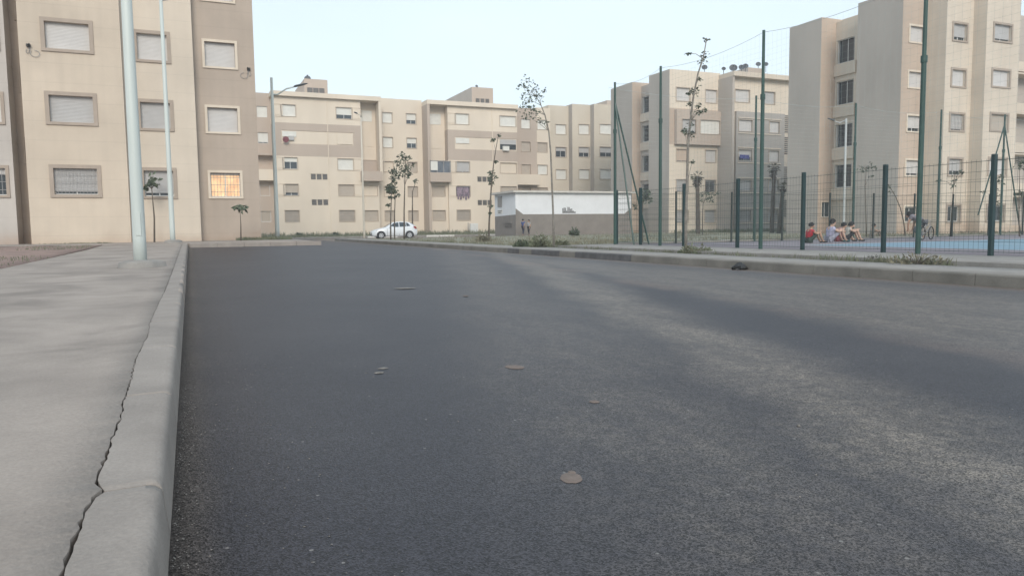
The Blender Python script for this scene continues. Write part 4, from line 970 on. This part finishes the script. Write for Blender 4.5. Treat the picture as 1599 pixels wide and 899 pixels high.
# grass and ground cover
rnd = random.Random(21); b = MB()
for _ in range(260): y = rnd.uniform(9, 40); x_ = 12+rnd.uniform(-.16, .16); tuft(b, (x_, y, .09), .12, 12, .12+.10*rnd.random(), rnd)
for _ in range(60): y = rnd.uniform(8.6, 11.5); tuft(b, (12+rnd.uniform(-.15, .15), y, .1), .1, 8, .22, rnd)
b.build('gutter_weeds', weedm, kind='stuff')
b = MB()
for _ in range(900):
    y = rnd.uniform(24.8, 57); x_ = rnd.uniform(11.9, 12.5+ (y-24)*1.2); tuft(b, (x_, y, .13), .35, 7, .10+.14*rnd.random(), rnd, .012)
for _ in range(500): x_ = rnd.uniform(20, 58); y = rnd.uniform(24.5, 34); tuft(b, (x_, y, .13), .4, 6, .2, rnd, .014)
b.build('verge_grass', dryw, kind='stuff')
b = MB()
for _ in range(900):
    x_ = rnd.uniform(5, 42); y = rnd.choice([rnd.uniform(82.5, 85), rnd.uniform(73, 85)]); tuft(b, (x_, y, .13), .5, 8, .3+.35*rnd.random()*(y > 82), rnd, .03)
for _ in range(260): x_ = rnd.uniform(43, 60); y = rnd.uniform(56, 59.5); tuft(b, (x_, y, .12), .5, 8, .4, rnd, .03)
b.build('wall_foot_weeds', weedm, kind='stuff')
b = MB()
for _ in range(220): x_ = rnd.uniform(2.0, 4.4); y = rnd.uniform(35.9, 37.2) if x_ < 3.1 else rnd.uniform(35.9, 38); tuft(b, (x_, y, g(x_, y)+.17), .15, 10, .16, rnd, .01)
for _ in range(240): x_ = -3.1-abs(rnd.gauss(0, 1.2)); y = rnd.choice([rnd.uniform(15, 21), rnd.uniform(26, 30), rnd.uniform(34.8, 35.4)]); tuft(b, (x_, y, g(x_, y)+.17), .2, 5, .06, rnd, .01)
b.build('building_foot_grass', weedm, kind='stuff')
# grit and small stones gathered by the left kerb, flecks on the asphalt
def stone(b, c, r, rnd):
    vs = [Vector((rnd.uniform(.7, 1.2)*dx*r, rnd.uniform(.7, 1.2)*dy*r, rnd.uniform(.4, .8)*dz*r))+Vector(c) for dx, dy, dz in ((1, 0, 0), (-1, 0, 0), (0, 1, 0), (0, -1, 0), (0, 0, 1), (0, 0, -1))]
    b.add(vs, [(0, 2, 4), (2, 1, 4), (1, 3, 4), (3, 0, 4), (2, 0, 5), (1, 2, 5), (3, 1, 5), (0, 3, 5)])
b = MB(); rnd = random.Random(4)
for _ in range(1500):
    y = 1.3+abs(rnd.gauss(0, 4.5)); x_ = -.085+abs(rnd.gauss(0, .035)) if rnd.random() < .75 else rnd.uniform(-.05, .5); stone(b, (x_, y, g(x_, y)+.001), rnd.uniform(.0012, .0045), rnd)
b.build('kerb_grit', stonem, kind='stuff')
b = MB()
for _ in range(900):
    y = rnd.uniform(1.2, 14); x_ = rnd.uniform(0, 8.5); stone(b, (x_, y, g(x_, y)+.001), rnd.uniform(.0015, .0055), rnd)
b.build('loose_gravel', stonem, kind='stuff')
def blob(name, px, py, w_, h_, label, m=splat, zt=.003):
    c = at(px, py, Z=g(at(px, py, Z=0).x, at(px, py, Z=0).y)); r = w_/2/F*(c-Vector((0, 0, EYE))).length; rnd = random.Random(int(px)); b = MB(); n = 20
    vs = []
    h_ *= 1.8; rad = [r*(1+.08*rnd.uniform(-1, 1)) for _ in range(n)]
    for k in range(n): a = 6.283*k/n; vs.append((rad[k]*math.cos(a), rad[k]*math.sin(a)*h_, .0))
    for k in range(n): a = 6.283*k/n; vs.append((rad[k]*.82*math.cos(a), rad[k]*.82*math.sin(a)*h_, zt))
    vs.append((0, 0, zt*1.15)); b.add(vs, [(k, (k+1) % n, n+(k+1) % n, n+k) for k in range(n)]+[(n+k, n+(k+1) % n, 2*n) for k in range(n)])
    return b.build(name, m, smooth=True, loc=(c.x, c.y, c.z+.001), rz=rnd.uniform(-.5, .5), label=label, cat='cement patch', group='dried patches on the road')
blob('cement_splat', 892, 746, 33, .8, 'largest pinkish dried patch on the asphalt, nearest the camera')
blob('cement_splat', 893, 738, 12, .7, 'small dried patch touching the far edge of the largest one', zt=.004)
blob('cement_splat', 804, 573, 26, .8, 'pale oval dried patch in the middle of the road')
blob('cement_splat', 592, 582, 15, .5, 'whitish dried fleck on the dark left half of the road', stonem, .004)
blob('cement_splat', 598, 575, 16, .4, 'narrow dried fleck just behind the whitish one', stonem, .003)
blob('cement_splat', 632, 450, 34, .3, 'thin pale streak far along the road', stonem, .004)
blob('cement_splat', 727, 462, 9, .8, 'tiny brown patch far along the road', splat, .004)
blob('cement_splat', 928, 627, 16, .6, 'faint dried patch right of the pale oval one', splat, .003)
blob('cement_splat', 1247, 665, 4, .8, 'single pale chip on the right half of the road', stonem, .006)
# dark crumpled bag by the right kerb
p_ = at(1155, 421, Z=0); rnd = random.Random(9)
b = MB(); n = 16
for j in range(6):
    for k in range(n):
        a = 6.283*k/n; rr_ = (.11, .13, .11, .075, .035, .0)[j]*(1+.28*rnd.uniform(-1, 1)); b.v.append((rr_*1.35*math.cos(a), rr_*math.sin(a), (.0, .03, .07, .11, .14, .15)[j]+rnd.uniform(-.01, .01)*(j > 0)))
for j in range(5):
    for k in range(n): b.f.append((j*n+k, j*n+(k+1) % n, (j+1)*n+(k+1) % n, (j+1)*n+k)); b.mi.append(0)
b.build('rubbish_bag', trim, loc=(p_.x, p_.y, 0), label='crumpled dark plastic bag lying on the road against the right kerb', cat='rubbish bag')
p_ = at(1361, 403, Z=.24); b = MB(); 
for k in range(5): stone(b, (rnd.uniform(-.09, .09), rnd.uniform(-.05, .05), .03+rnd.uniform(0, .03)), .05, rnd)
b.build('crumpled_paper', mat('soiled_paper', (.35, .35, .33), .9, .5, 20), loc=(p_.x, p_.y, .23), label='crumpled pale litter on the footing behind the kerb', cat='litter')
p_ = at(1138, 377, Z=.2); b = MB(); b.box(-.3, .3, -.15, .15, 0, .06); bevel(me := b.mesh('white_slab', whitep), .01, 1); put('white_slab', me, None, (p_.x, p_.y, .2), label='small white slab lying at the far edge of the court', cat='slab')
# white utility cabinet by the far wall
p_ = at(740, 366, Y=84.3)
o = empty('utility_cabinet', (p_.x, 84.3, .13), 'white electric cabinet at the foot of the far cream wall', 'cabinet')
b = MB(); b.box(-.5, .5, -.2, .2, .1, 1.25); me = bevel(b.mesh('cabinet_body', alu), .02, 1); put('cabinet_body', me, o)
b = MB(); b.box(-.47, -.01, -.22, -.2, .15, 1.2); put('door', b.mesh('door', alu), o); b = MB(); b.box(.01, .47, -.22, -.2, .15, 1.2); put('door', b.mesh('door', alu), o)
b = MB(); b.box(-.45, .45, -.18, .18, 0, .1); b.build('plinth', kerbR, o)
b = MB(); b.tube([(-.72, 0, 0), (-.72, 0, 1.35)], .05, 8); b.build('side_post', grilm, o)

# ---------------------------------------------------------------- car
def car(loc, rz):
    o = empty('parked_car', loc, 'white hatchback parked across the end of the road before the far block', 'car', rz=rz)
    # stations along length (x: nose -2.0 .. tail 2.0), z of sill, belt and roof, half widths
    st = [(-2.02, .30, .58, .60, .50, .45), (-1.95, .22, .66, .70, .72, .6), (-1.70, .20, .76, .80, .82, .68), (-1.30, .20, .86, .90, .85, .70), (-.95, .20, .93, .97, .86, .72),
          (-.80, .20, .95, 1.03, .86, .70), (-.35, .20, .97, 1.32, .87, .60), (-.05, .20, .98, 1.44, .87, .58), (.45, .20, .99, 1.50, .87, .58), (.95, .20, 1.01, 1.48, .87, .57), (1.35, .20, 1.04, 1.42, .86, .56), (1.62, .22, 1.07, 1.28, .84, .60), (1.85, .25, .98, 1.08, .80, .66), (2.0, .30, .80, .84, .70, .60)]
    b = MB(); n = 14
    for (x_, zs_, zb__, zr_, w_, wr) in st:
        arch = 0
        for xc in (-1.25, 1.27):
            d = abs(x_-xc)
        half = [(0, zs_), (w_*.92, zs_), (w_*.99, zs_+.12), (w_, (zs_+zb__)/2), (w_*.97, zb__-.04), (w_*.93, zb__), (wr+.02 if zr_-zb__ > .15 else w_*.85, zr_-.05 if zr_-zb__ > .15 else zr_-.01), (wr*.8, zr_)]
        ring = [(-y_, z_) for y_, z_ in half[1:]][::-1]
        ring = [(0, zr_+.012)]+[(y_, z_) for y_, z_ in half[::-1][:-1]]+[(0, zs_)]+[(-y_, z_) for y_, z_ in half[1:]]
        for (y_, z_) in ring: b.v.append((x_, y_, z_))
        n = len(ring)
    for i in range(len(st)-1):
        for k in range(n): b.f.append((i*n+k, i*n+(k+1) % n, (i+1)*n+(k+1) % n, (i+1)*n+k)); b.mi.append(0)
    b.f += [tuple(range(n)), tuple((len(st)-1)*n+k for k in range(n))]; b.mi += [0, 0]
    b.build('body', carw, o, True)
    # wheel arches and wheels
    for xc in (-1.25, 1.27):
        for s_ in (-1, 1):
            b = MB(); m_ = 16; y0_, y1_ = s_*.80, s_*.885
            vs = []
            for k in range(m_+1): a = math.pi*k/m_; vs += [(xc+.39*math.cos(a), y0_, .30+.39*math.sin(a)), (xc+.39*math.cos(a), y1_, .30+.39*math.sin(a))]
            vs2 = [(xc+.39*math.cos(math.pi*k/m_), y1_, .30+.39*math.sin(math.pi*k/m_)) for k in range(m_+1)]+[(xc-.39, y1_, .16), (xc+.39, y1_, .16)]
            b.add(vs2, [tuple(range(len(vs2)))]); b.add(vs, [(2*k, 2*k+1, 2*k+3, 2*k+2) for k in range(m_)]); b.build('wheel_arch', rubber, o)
            b = MB(); b.tube([(xc, s_*.70, .30), (xc, s_*.72, .30), (xc, s_*.88, .30), (xc, s_*.90, .30)], [.27, .30, .30, .27], 20); wh = b.build('wheel', rubber, o, True)
            b = MB(); b.tube([(xc, s_*.895, .30), (xc, s_*.912, .30)], [.21, .20], 18)
            b.build('rim', rimm, wh)
            b = MB()
            for k in range(5):
                a = 6.283*k/5+.3; q = (xc+.12*math.cos(a), s_*.915, .30+.12*math.sin(a)); b.tube([q, (q[0], s_*.917, q[2])], .038, 8)
            b.build('rim_gap', rubber, wh)
    for s_ in (-1, 1):
        def side(pts, name, m, yo=.008):
            vs = []
            for (x_, z_) in pts:
                for i in range(len(st)-1):
                    if st[i][0] <= x_ <= st[i+1][0]:
                        t = (x_-st[i][0])/(st[i+1][0]-st[i][0]); zb__ = st[i][2]+(st[i+1][2]-st[i][2])*t; zr_ = st[i][3]+(st[i+1][3]-st[i][3])*t; w_ = st[i][4]+(st[i+1][4]-st[i][4])*t; wr = st[i][5]+(st[i+1][5]-st[i][5])*t
                        q = max(0, min(1, (z_-zb__)/max(.05, zr_-.05-zb__))); y_ = w_*.93+(wr+.02-w_*.93)*q if z_ > zb__ else w_
                vs.append((x_, s_*(y_+yo), z_))
            b = MB(); b.add(vs, [tuple(range(len(vs)))]); return b.build(name, m, o)
        side([(-.52, 1.01), (-.12, 1.36), (.33, 1.43), (.33, 1.03)], 'side_window', carg); side([(.40, 1.03), (.40, 1.44), (.95, 1.42), (.98, 1.06)], 'side_window', carg); side([(1.03, 1.07), (1.0, 1.40), (1.18, 1.36), (1.38, 1.11)], 'side_window', carg)
        side([(.35, .28), (.35, 1.0), (.37, 1.0), (.37, .28)], 'door_gap', trim, .006); side([(-.72, .28), (-.72, .9), (-.70, .9), (-.70, .28)], 'door_gap', trim, .006); side([(1.0, .62), (1.0, 1.02), (1.02, 1.02), (1.02, .62)], 'door_gap', trim, .006)
        b = MB(); b.box(.18, .30, s_*.885-.01, s_*.885+.01, .86, .89); b.build('door_handle', carw, o)
        b = MB(); b.box(-.55, -.42, s_*.97-.09, s_*.97+.03, .98, 1.10); me = bevel(b.mesh('mirror', carw), .03, 2); put('mirror', me, o)
        b = MB(); b.add([(-1.97, s_*.45, .66), (-1.93, s_*.70, .64), (-1.60, s_*.835, .74), (-1.55, s_*.82, .80), (-1.85, s_*.62, .76)], [(0, 1, 2, 3, 4)]); b.build('headlight', headl, o)
        b = MB(); b.add([(1.64, s_*.845, .98), (1.66, s_*.80, 1.10), (1.86, s_*.76, 1.04), (1.97, s_*.72, .86), (1.84, s_*.825, .84)], [(0, 1, 2, 3, 4)]); b.build('tail_light', redl if s_ < 2 else trim, o)
    b = MB(); b.add([(-.83, -.62, 1.04), (-.83, .62, 1.04), (-.36, .55, 1.335), (-.36, -.55, 1.335)], [(0, 1, 2, 3)]); b.build('windscreen', carg, o)
    b = MB(); b.add([(1.43, -.5, 1.42), (1.43, .5, 1.42), (1.80, .6, 1.16), (1.80, -.6, 1.16)], [(0, 1, 2, 3)]); b.build('rear_window', carg, o)
    b = MB(); b.box(-2.05, -1.99, -.42, .42, .34, .52); b.build('grille', trim, o)
    b = MB(); b.box(-2.06, -2.05, -.26, .26, .40, .50); b.build('number_plate', shutW, o)
    return o
pc = at(615, 371, D=66)
car((pc.x, pc.y, 0), math.radians(-5))
# dark round road bollard seen at the car's nose
# ---------------------------------------------------------------- people
def skinned(name, verts, edges, radii, m, parent, sub=1, root=0):
    me = bpy.data.meshes.new(name); me.from_pydata([Vector(v) for v in verts], edges, []); o = bpy.data.objects.new(name, me); COL.objects.link(o)
    sk = o.modifiers.new('s', 'SKIN'); sk.use_smooth_shade = True
    for i, r in enumerate(radii):
        rr_ = r if isinstance(r, tuple) else (r, r); me.skin_vertices[0].data[i].radius = rr_
    me.skin_vertices[0].data[root].use_root = True
    sb = o.modifiers.new('u', 'SUBSURF'); sb.levels = sub; sb.render_levels = sub
    dg = bpy.context.evaluated_depsgraph_get(); ev = o.evaluated_get(dg); nm = bpy.data.meshes.new_from_object(ev)
    bpy.data.objects.remove(o); nm.materials.clear(); nm.materials.append(m); nm.name = name
    for p_ in nm.polygons: p_.material_index = 0; p_.use_smooth = True
    return put(name, nm, parent)
def person(label, loc, rz, pose, sc, cols, hair=True, sm_=skin):
    """pose: dict of joints, facing +x, y to the left"""
    o = empty('person', loc, label, 'person', rz=rz); o.scale = (sc, sc, sc); J = pose
    V = []; E_ = []; R_ = []
    def v(p_, r): V.append(tuple(p_)); R_.append(r); return len(V)-1
    pel = v(J['pelvis'], .115); bel = v(Vector(J['pelvis']).lerp(Vector(J['chest']), .5), .105); ch = v(J['chest'], .125); nk = v(J['neck'], .052); hd0 = v(Vector(J['neck']).lerp(Vector(J['head']), .55), .075); hd = v(J['head'], .098)
    top = v(Vector(J['head'])+(Vector(J['head'])-Vector(J['neck'])).normalized()*.07, .07)
    E_ += [(pel, bel), (bel, ch), (ch, nk), (nk, hd0), (hd0, hd), (hd, top)]
    fw = Vector(J.get('face', (1, 0, 0))).normalized(); ns = v(Vector(J['head'])+fw*.105-Vector((0, 0, .02)), .014); E_.append((hd, ns))
    for s_ in (-1, 1):
        sy = lambda p_: (p_[0], p_[1]*s_, p_[2])
        k = '' if s_ > 0 or not J.get('asym') else 'R'
        g_ = lambda nm: sy(J[nm+k]) if nm+k in J else sy(J[nm])
        er = v(Vector(J['head'])+fw.cross(Vector((0, 0, 1)))*-s_*.092, .015); E_.append((hd, er))
        sh = v(g_('shoulder'), .062); el = v(g_('elbow'), .043); wr = v(g_('wrist'), .029); E_ += [(ch, sh), (sh, el), (el, wr)]
        d = (Vector(g_('wrist'))-Vector(g_('elbow'))).normalized(); pm_ = v(Vector(g_('wrist'))+d*.07, (.036, .018)); E_.append((wr, pm_))
        sd_ = d.cross(Vector((0, 0, 1))).normalized() if abs(d.z) < .95 else Vector((0, 1, 0)); dn = Vector((0, 0, -1)) if abs(d.z) < .9 else Vector((1, 0, 0))
        for f_ in range(4):
            o_ = sd_*(.027-.018*f_); L_ = (.062, .072, .068, .052)[f_]; a1 = v(Vector(g_('wrist'))+d*(.085+L_*.5)+o_+dn*.012, .0095); a2 = v(Vector(g_('wrist'))+d*(.085+L_*.85)+o_*1.05+dn*.035, .008); E_ += [(pm_, a1), (a1, a2)]
        t1_ = v(Vector(g_('wrist'))+d*.06+sd_*.045*s_+dn*.01, .011); E_.append((wr, t1_)) 
        hp = v(g_('hip'), .092); kn = v(g_('knee'), .058); cf = v(Vector(g_('knee')).lerp(Vector(g_('ankle')), .35), .054); an = v(g_('ankle'), .036); toe = v(g_('toe'), .032)
        E_ += [(pel, hp), (hp, kn), (kn, cf), (cf, an), (an, toe)]
    skinned('body', V, E_, R_, sm_, o)
    # shirt
    V = []; E_ = []; R_ = []
    a = v(Vector(J['pelvis'])+Vector((0, 0, .02)), .135); b_ = v(Vector(J['pelvis']).lerp(Vector(J['chest']), .5), .13); c = v(J['chest'], .148); d_ = v(Vector(J['chest']).lerp(Vector(J['neck']), .6), .085); E_ += [(a, b_), (b_, c), (c, d_)]
    for s_ in (-1, 1):
        k = 'R' if (s_ < 0 and J.get('asym')) else ''
        g_ = lambda nm: Vector((J.get(nm+k, J[nm])[0], J.get(nm+k, J[nm])[1]*s_, J.get(nm+k, J[nm])[2]))
        sh = v(g_('shoulder'), .077); el = v(g_('shoulder').lerp(g_('elbow'), cols.get('sleeve', .55)), .06); E_ += [(c, sh), (sh, el)]
    skinned('shirt', V, E_, R_, cols['shirt'], o)
    V = []; E_ = []; R_ = []
    a = v(J['pelvis'], .13)
    for s_ in (-1, 1):
        k = 'R' if (s_ < 0 and J.get('asym')) else ''
        g_ = lambda nm: Vector((J.get(nm+k, J[nm])[0], J.get(nm+k, J[nm])[1]*s_, J.get(nm+k, J[nm])[2]))
        h_ = v(g_('hip'), .108)
        if cols.get('long'): kn = v(g_('knee'), .072); an = v(g_('knee').lerp(g_('ankle'), .9), .05); E_ += [(a, h_), (h_, kn), (kn, an)]
        else: kn = v(g_('hip').lerp(g_('knee'), .85), .078); E_ += [(a, h_), (h_, kn)]
    skinned('trousers' if cols.get('long') else 'shorts', V, E_, R_, cols['legs'], o)
    for s_ in (-1, 1):
        k = 'R' if (s_ < 0 and J.get('asym')) else ''
        g_ = lambda nm: Vector((J.get(nm+k, J[nm])[0], J.get(nm+k, J[nm])[1]*s_, J.get(nm+k, J[nm])[2]))
        skinned('shoe', [g_('ankle')-Vector((0, 0, .03)), g_('ankle').lerp(g_('toe'), .5)-Vector((0, 0, .012)), g_('toe')+(g_('toe')-g_('ankle')).normalized()*.02], [(0, 1), (1, 2)], [.046, .044, .036], cols.get('shoe', trim), o)
    hc = Vector(J['head'])-fw*.018+Vector((0, 0, .028)); b = MB(); n = 12; rnd = random.Random(len(label))
    for j in range(6):
        ph = (j/5)*1.42
        for k in range(n): a_ = 6.283*k/n; b.v.append(tuple(hc+Vector((math.sin(ph)*math.cos(a_)-.18*math.sin(ph), math.sin(ph)*math.sin(a_), math.cos(ph)*(1 if j < 5 else -.6)-(.35 if j == 5 and math.cos(a_) < .2 else 0)))*(.116+rnd.uniform(-.006, .009))))
    for j in range(5):
        for k in range(n): b.f.append((j*n+k, j*n+(k+1) % n, (j+1)*n+(k+1) % n, (j+1)*n+k)); b.mi.append(0)
    b.build('hair', cols.get('hair', hairm), o, True)
    return o
SIT = dict(pelvis=(0, 0, .12), chest=(.06, 0, .42), neck=(.11, 0, .57), head=(.16, 0, .70), face=(1, 0, -.15), shoulder=(.08, .17, .50), elbow=(.28, .20, .36), wrist=(.44, .13, .44), hip=(.02, .09, .11), knee=(.40, .13, .46), ankle=(.58, .12, .07), toe=(.72, .13, .04))
STAND = dict(pelvis=(0, 0, .92), chest=(.0, 0, 1.25), neck=(.0, 0, 1.42), head=(.02, 0, 1.57), shoulder=(0, .19, 1.37), elbow=(-.02, .25, 1.08), wrist=(.06, .25, .84), hip=(0, .1, .90), knee=(.03, .11, .49), ankle=(.0, .12, .08), toe=(.14, .13, .03))
BEND = dict(pelvis=(0, 0, .66), chest=(.28, 0, .84), neck=(.42, 0, .90), head=(.54, 0, .90), face=(1, 0, -.5), shoulder=(.33, .18, .88), elbow=(.42, .24, .62), wrist=(.45, .18, .42), hip=(0, .1, .63), knee=(.20, .16, .36), ankle=(.02, .17, .08), toe=(.16, .19, .03))
cl = lambda n_, c, **k: mat(n_, c, .85, .15, 12, **k)
RZ = math.radians
def seat(px, py, D=None): p_ = at(px, py, Z=.21); return (p_.x, p_.y, .205)
camr = math.atan2(CR.y, CR.x)
person('boy in a red shirt sitting on the court, leftmost of the row', seat(1262, 379), camr+.15, SIT, .88, dict(shirt=cl('red_shirt', (.42, .035, .05)), legs=cl('dark_green_shorts', (.04, .06, .05))))
person('boy in a pale lilac shirt, tallest in the row sitting on the court', seat(1294, 378), camr+.1, SIT, 1.02, dict(shirt=cl('lilac_shirt', (.42, .42, .55)), legs=cl('white_grey_shorts', (.30, .30, .36)), shoe=cl('dark_teal_shoes', (.03, .08, .09))), sm_=skinL)
S2 = dict(SIT); S2.update(chest=(.12, 0, .38), neck=(.20, 0, .52), head=(.28, 0, .62), face=(1, 0, -.5))
person('boy in a checked pinkish shirt sitting half hidden beside the striped shirt', seat(1307, 376.5), camr-.2, S2, .95, dict(shirt=cl('pinkish_checked_shirt', (.38, .22, .22)), legs=cl('maroon_shorts', (.18, .04, .05))), sm_=skinL)
person('boy in a pale shirt and dark shorts sitting at the right end of the row', seat(1319, 376.5), camr+.0, S2, .98, dict(shirt=cl('pale_grey_shirt', (.42, .41, .37)), legs=cl('black_shorts', (.03, .03, .035)), shoe=trim), sm_=skinL)
p_ = at(1352, 373.5, Z=.14)
person('small dark haired child sitting alone farther back on the court edge', (p_.x, p_.y-.3, .21), camr, SIT, .78, dict(shirt=cl('beige_shirt', (.33, .29, .24)), legs=cl('beige_trousers', (.30, .26, .22)), long=1))
p_ = at(1440, 376, Z=.14)
person('boy in a grey shirt bending forward beside the tall pole, hands low', (p_.x, p_.y, .2), camr+2.2, BEND, 1.08, dict(shirt=cl('grey_shirt', (.20, .19, .21)), legs=cl('grey_trousers', (.12, .12, .13)), long=1, shoe=whitep))
# small white bicycle he bends over
def bicycle(loc, rz):
    o = empty('bicycle', loc, 'small grey bicycle held by the bending boy', 'bicycle', rz=rz)
    for x_ in (-.42, .42):
        b = MB(); pts = [(x_+.25*math.cos(a), 0, .26+.25*math.sin(a)) for a in [6.2832*k/20 for k in range(21)]]; b.tube(pts, .022, 6, False); wh = b.build('wheel', rubber, o, True)
        b = MB()
        for k in range(8): a = 6.283*k/8; b.tube([(x_, 0, .26), (x_+.24*math.cos(a), 0, .26+.24*math.sin(a))], .003, 3, False)
        b.build('spokes', rimm, wh)
    b = MB(); fr_ = .016
    for q in (((-.42, 0, .26), (-.05, 0, .28)), ((-.42, 0, .26), (-.16, 0, .58)), ((-.05, 0, .28), (-.16, 0, .62)), ((-.14, 0, .56), (.30, 0, .60)), ((-.05, 0, .28), (.30, 0, .56)), ((.42, 0, .26), (.29, 0, .66))): b.tube(q, fr_, 8)
    b.build('frame', grilm, o)
    b = MB(); b.tube([(.29, 0, .66), (.27, 0, .76)], .014, 6); b.tube([(.24, -.22, .78), (.28, 0, .76), (.24, .22, .78)], .012, 6); b.build('handlebar', grilm, o)
    b = MB(); b.box(-.27, -.05, -.06, .06, .63, .67); put('saddle', bevel(b.mesh('saddle', trim), .015, 1), o)
    b = MB(); b.tube([(-.05, -.09, .2), (-.05, -.09, .28), (-.05, .09, .28), (-.05, .09, .36)], .01, 5); b.build('pedals', trim, o)
p_ = at(1438, 376.5, Z=.14); bicycle((p_.x, p_.y-.25, .2), camr+.7)
W1 = dict(STAND); W1.update(knee=(.10, .1, .50), kneeR=(-.02, .1, .49), ankle=(.08, .1, .08), ankleR=(-.18, .1, .10), toe=(.22, .11, .03), toeR=(-.06, .11, .04), wrist=(.14, .24, .86), wristR=(-.12, .24, .88), elbowR=(-.08, .25, 1.1), asym=True)
p_ = at(817, 371, Y=58.8)
person('walker in a blue top and dark trousers, left of the pair at the hut', (p_.x, p_.y, .12), math.radians(20), W1, .86, dict(shirt=cl('blue_top', (.06, .10, .26)), legs=cl('navy_trousers', (.03, .035, .06)), long=1))
p_ = at(826, 371, Y=58.9)
person('walker in a pale patterned shirt, right one of the pair at the hut wall', (p_.x, p_.y, .12), math.radians(200), W1, .82, dict(shirt=cl('pale_patterned_shirt', (.42, .42, .42)), legs=cl('black_trousers', (.03, .03, .035)), long=1))
for o in list(COL.objects):
    if '_w' in o: del o['_w']

hb = MB(); hb.box(-45, 140, -30, 112, -1.2, 22); hz_m = bpy.data.materials.new('thin_air'); hz_m.use_nodes = True
hn = hz_m.node_tree.nodes; hn.clear(); ho = hn.new('ShaderNodeOutputMaterial'); hv = hn.new('ShaderNodeVolumePrincipled')
hv.inputs['Color'].default_value = (.93, .96, 1, 1); hv.inputs['Density'].default_value = .0016; hv.inputs['Anisotropy'].default_value = .2
hz_m.node_tree.links.new(hv.outputs[0], ho.inputs['Volume'])
hb.build('haze', hz_m, kind='stuff')
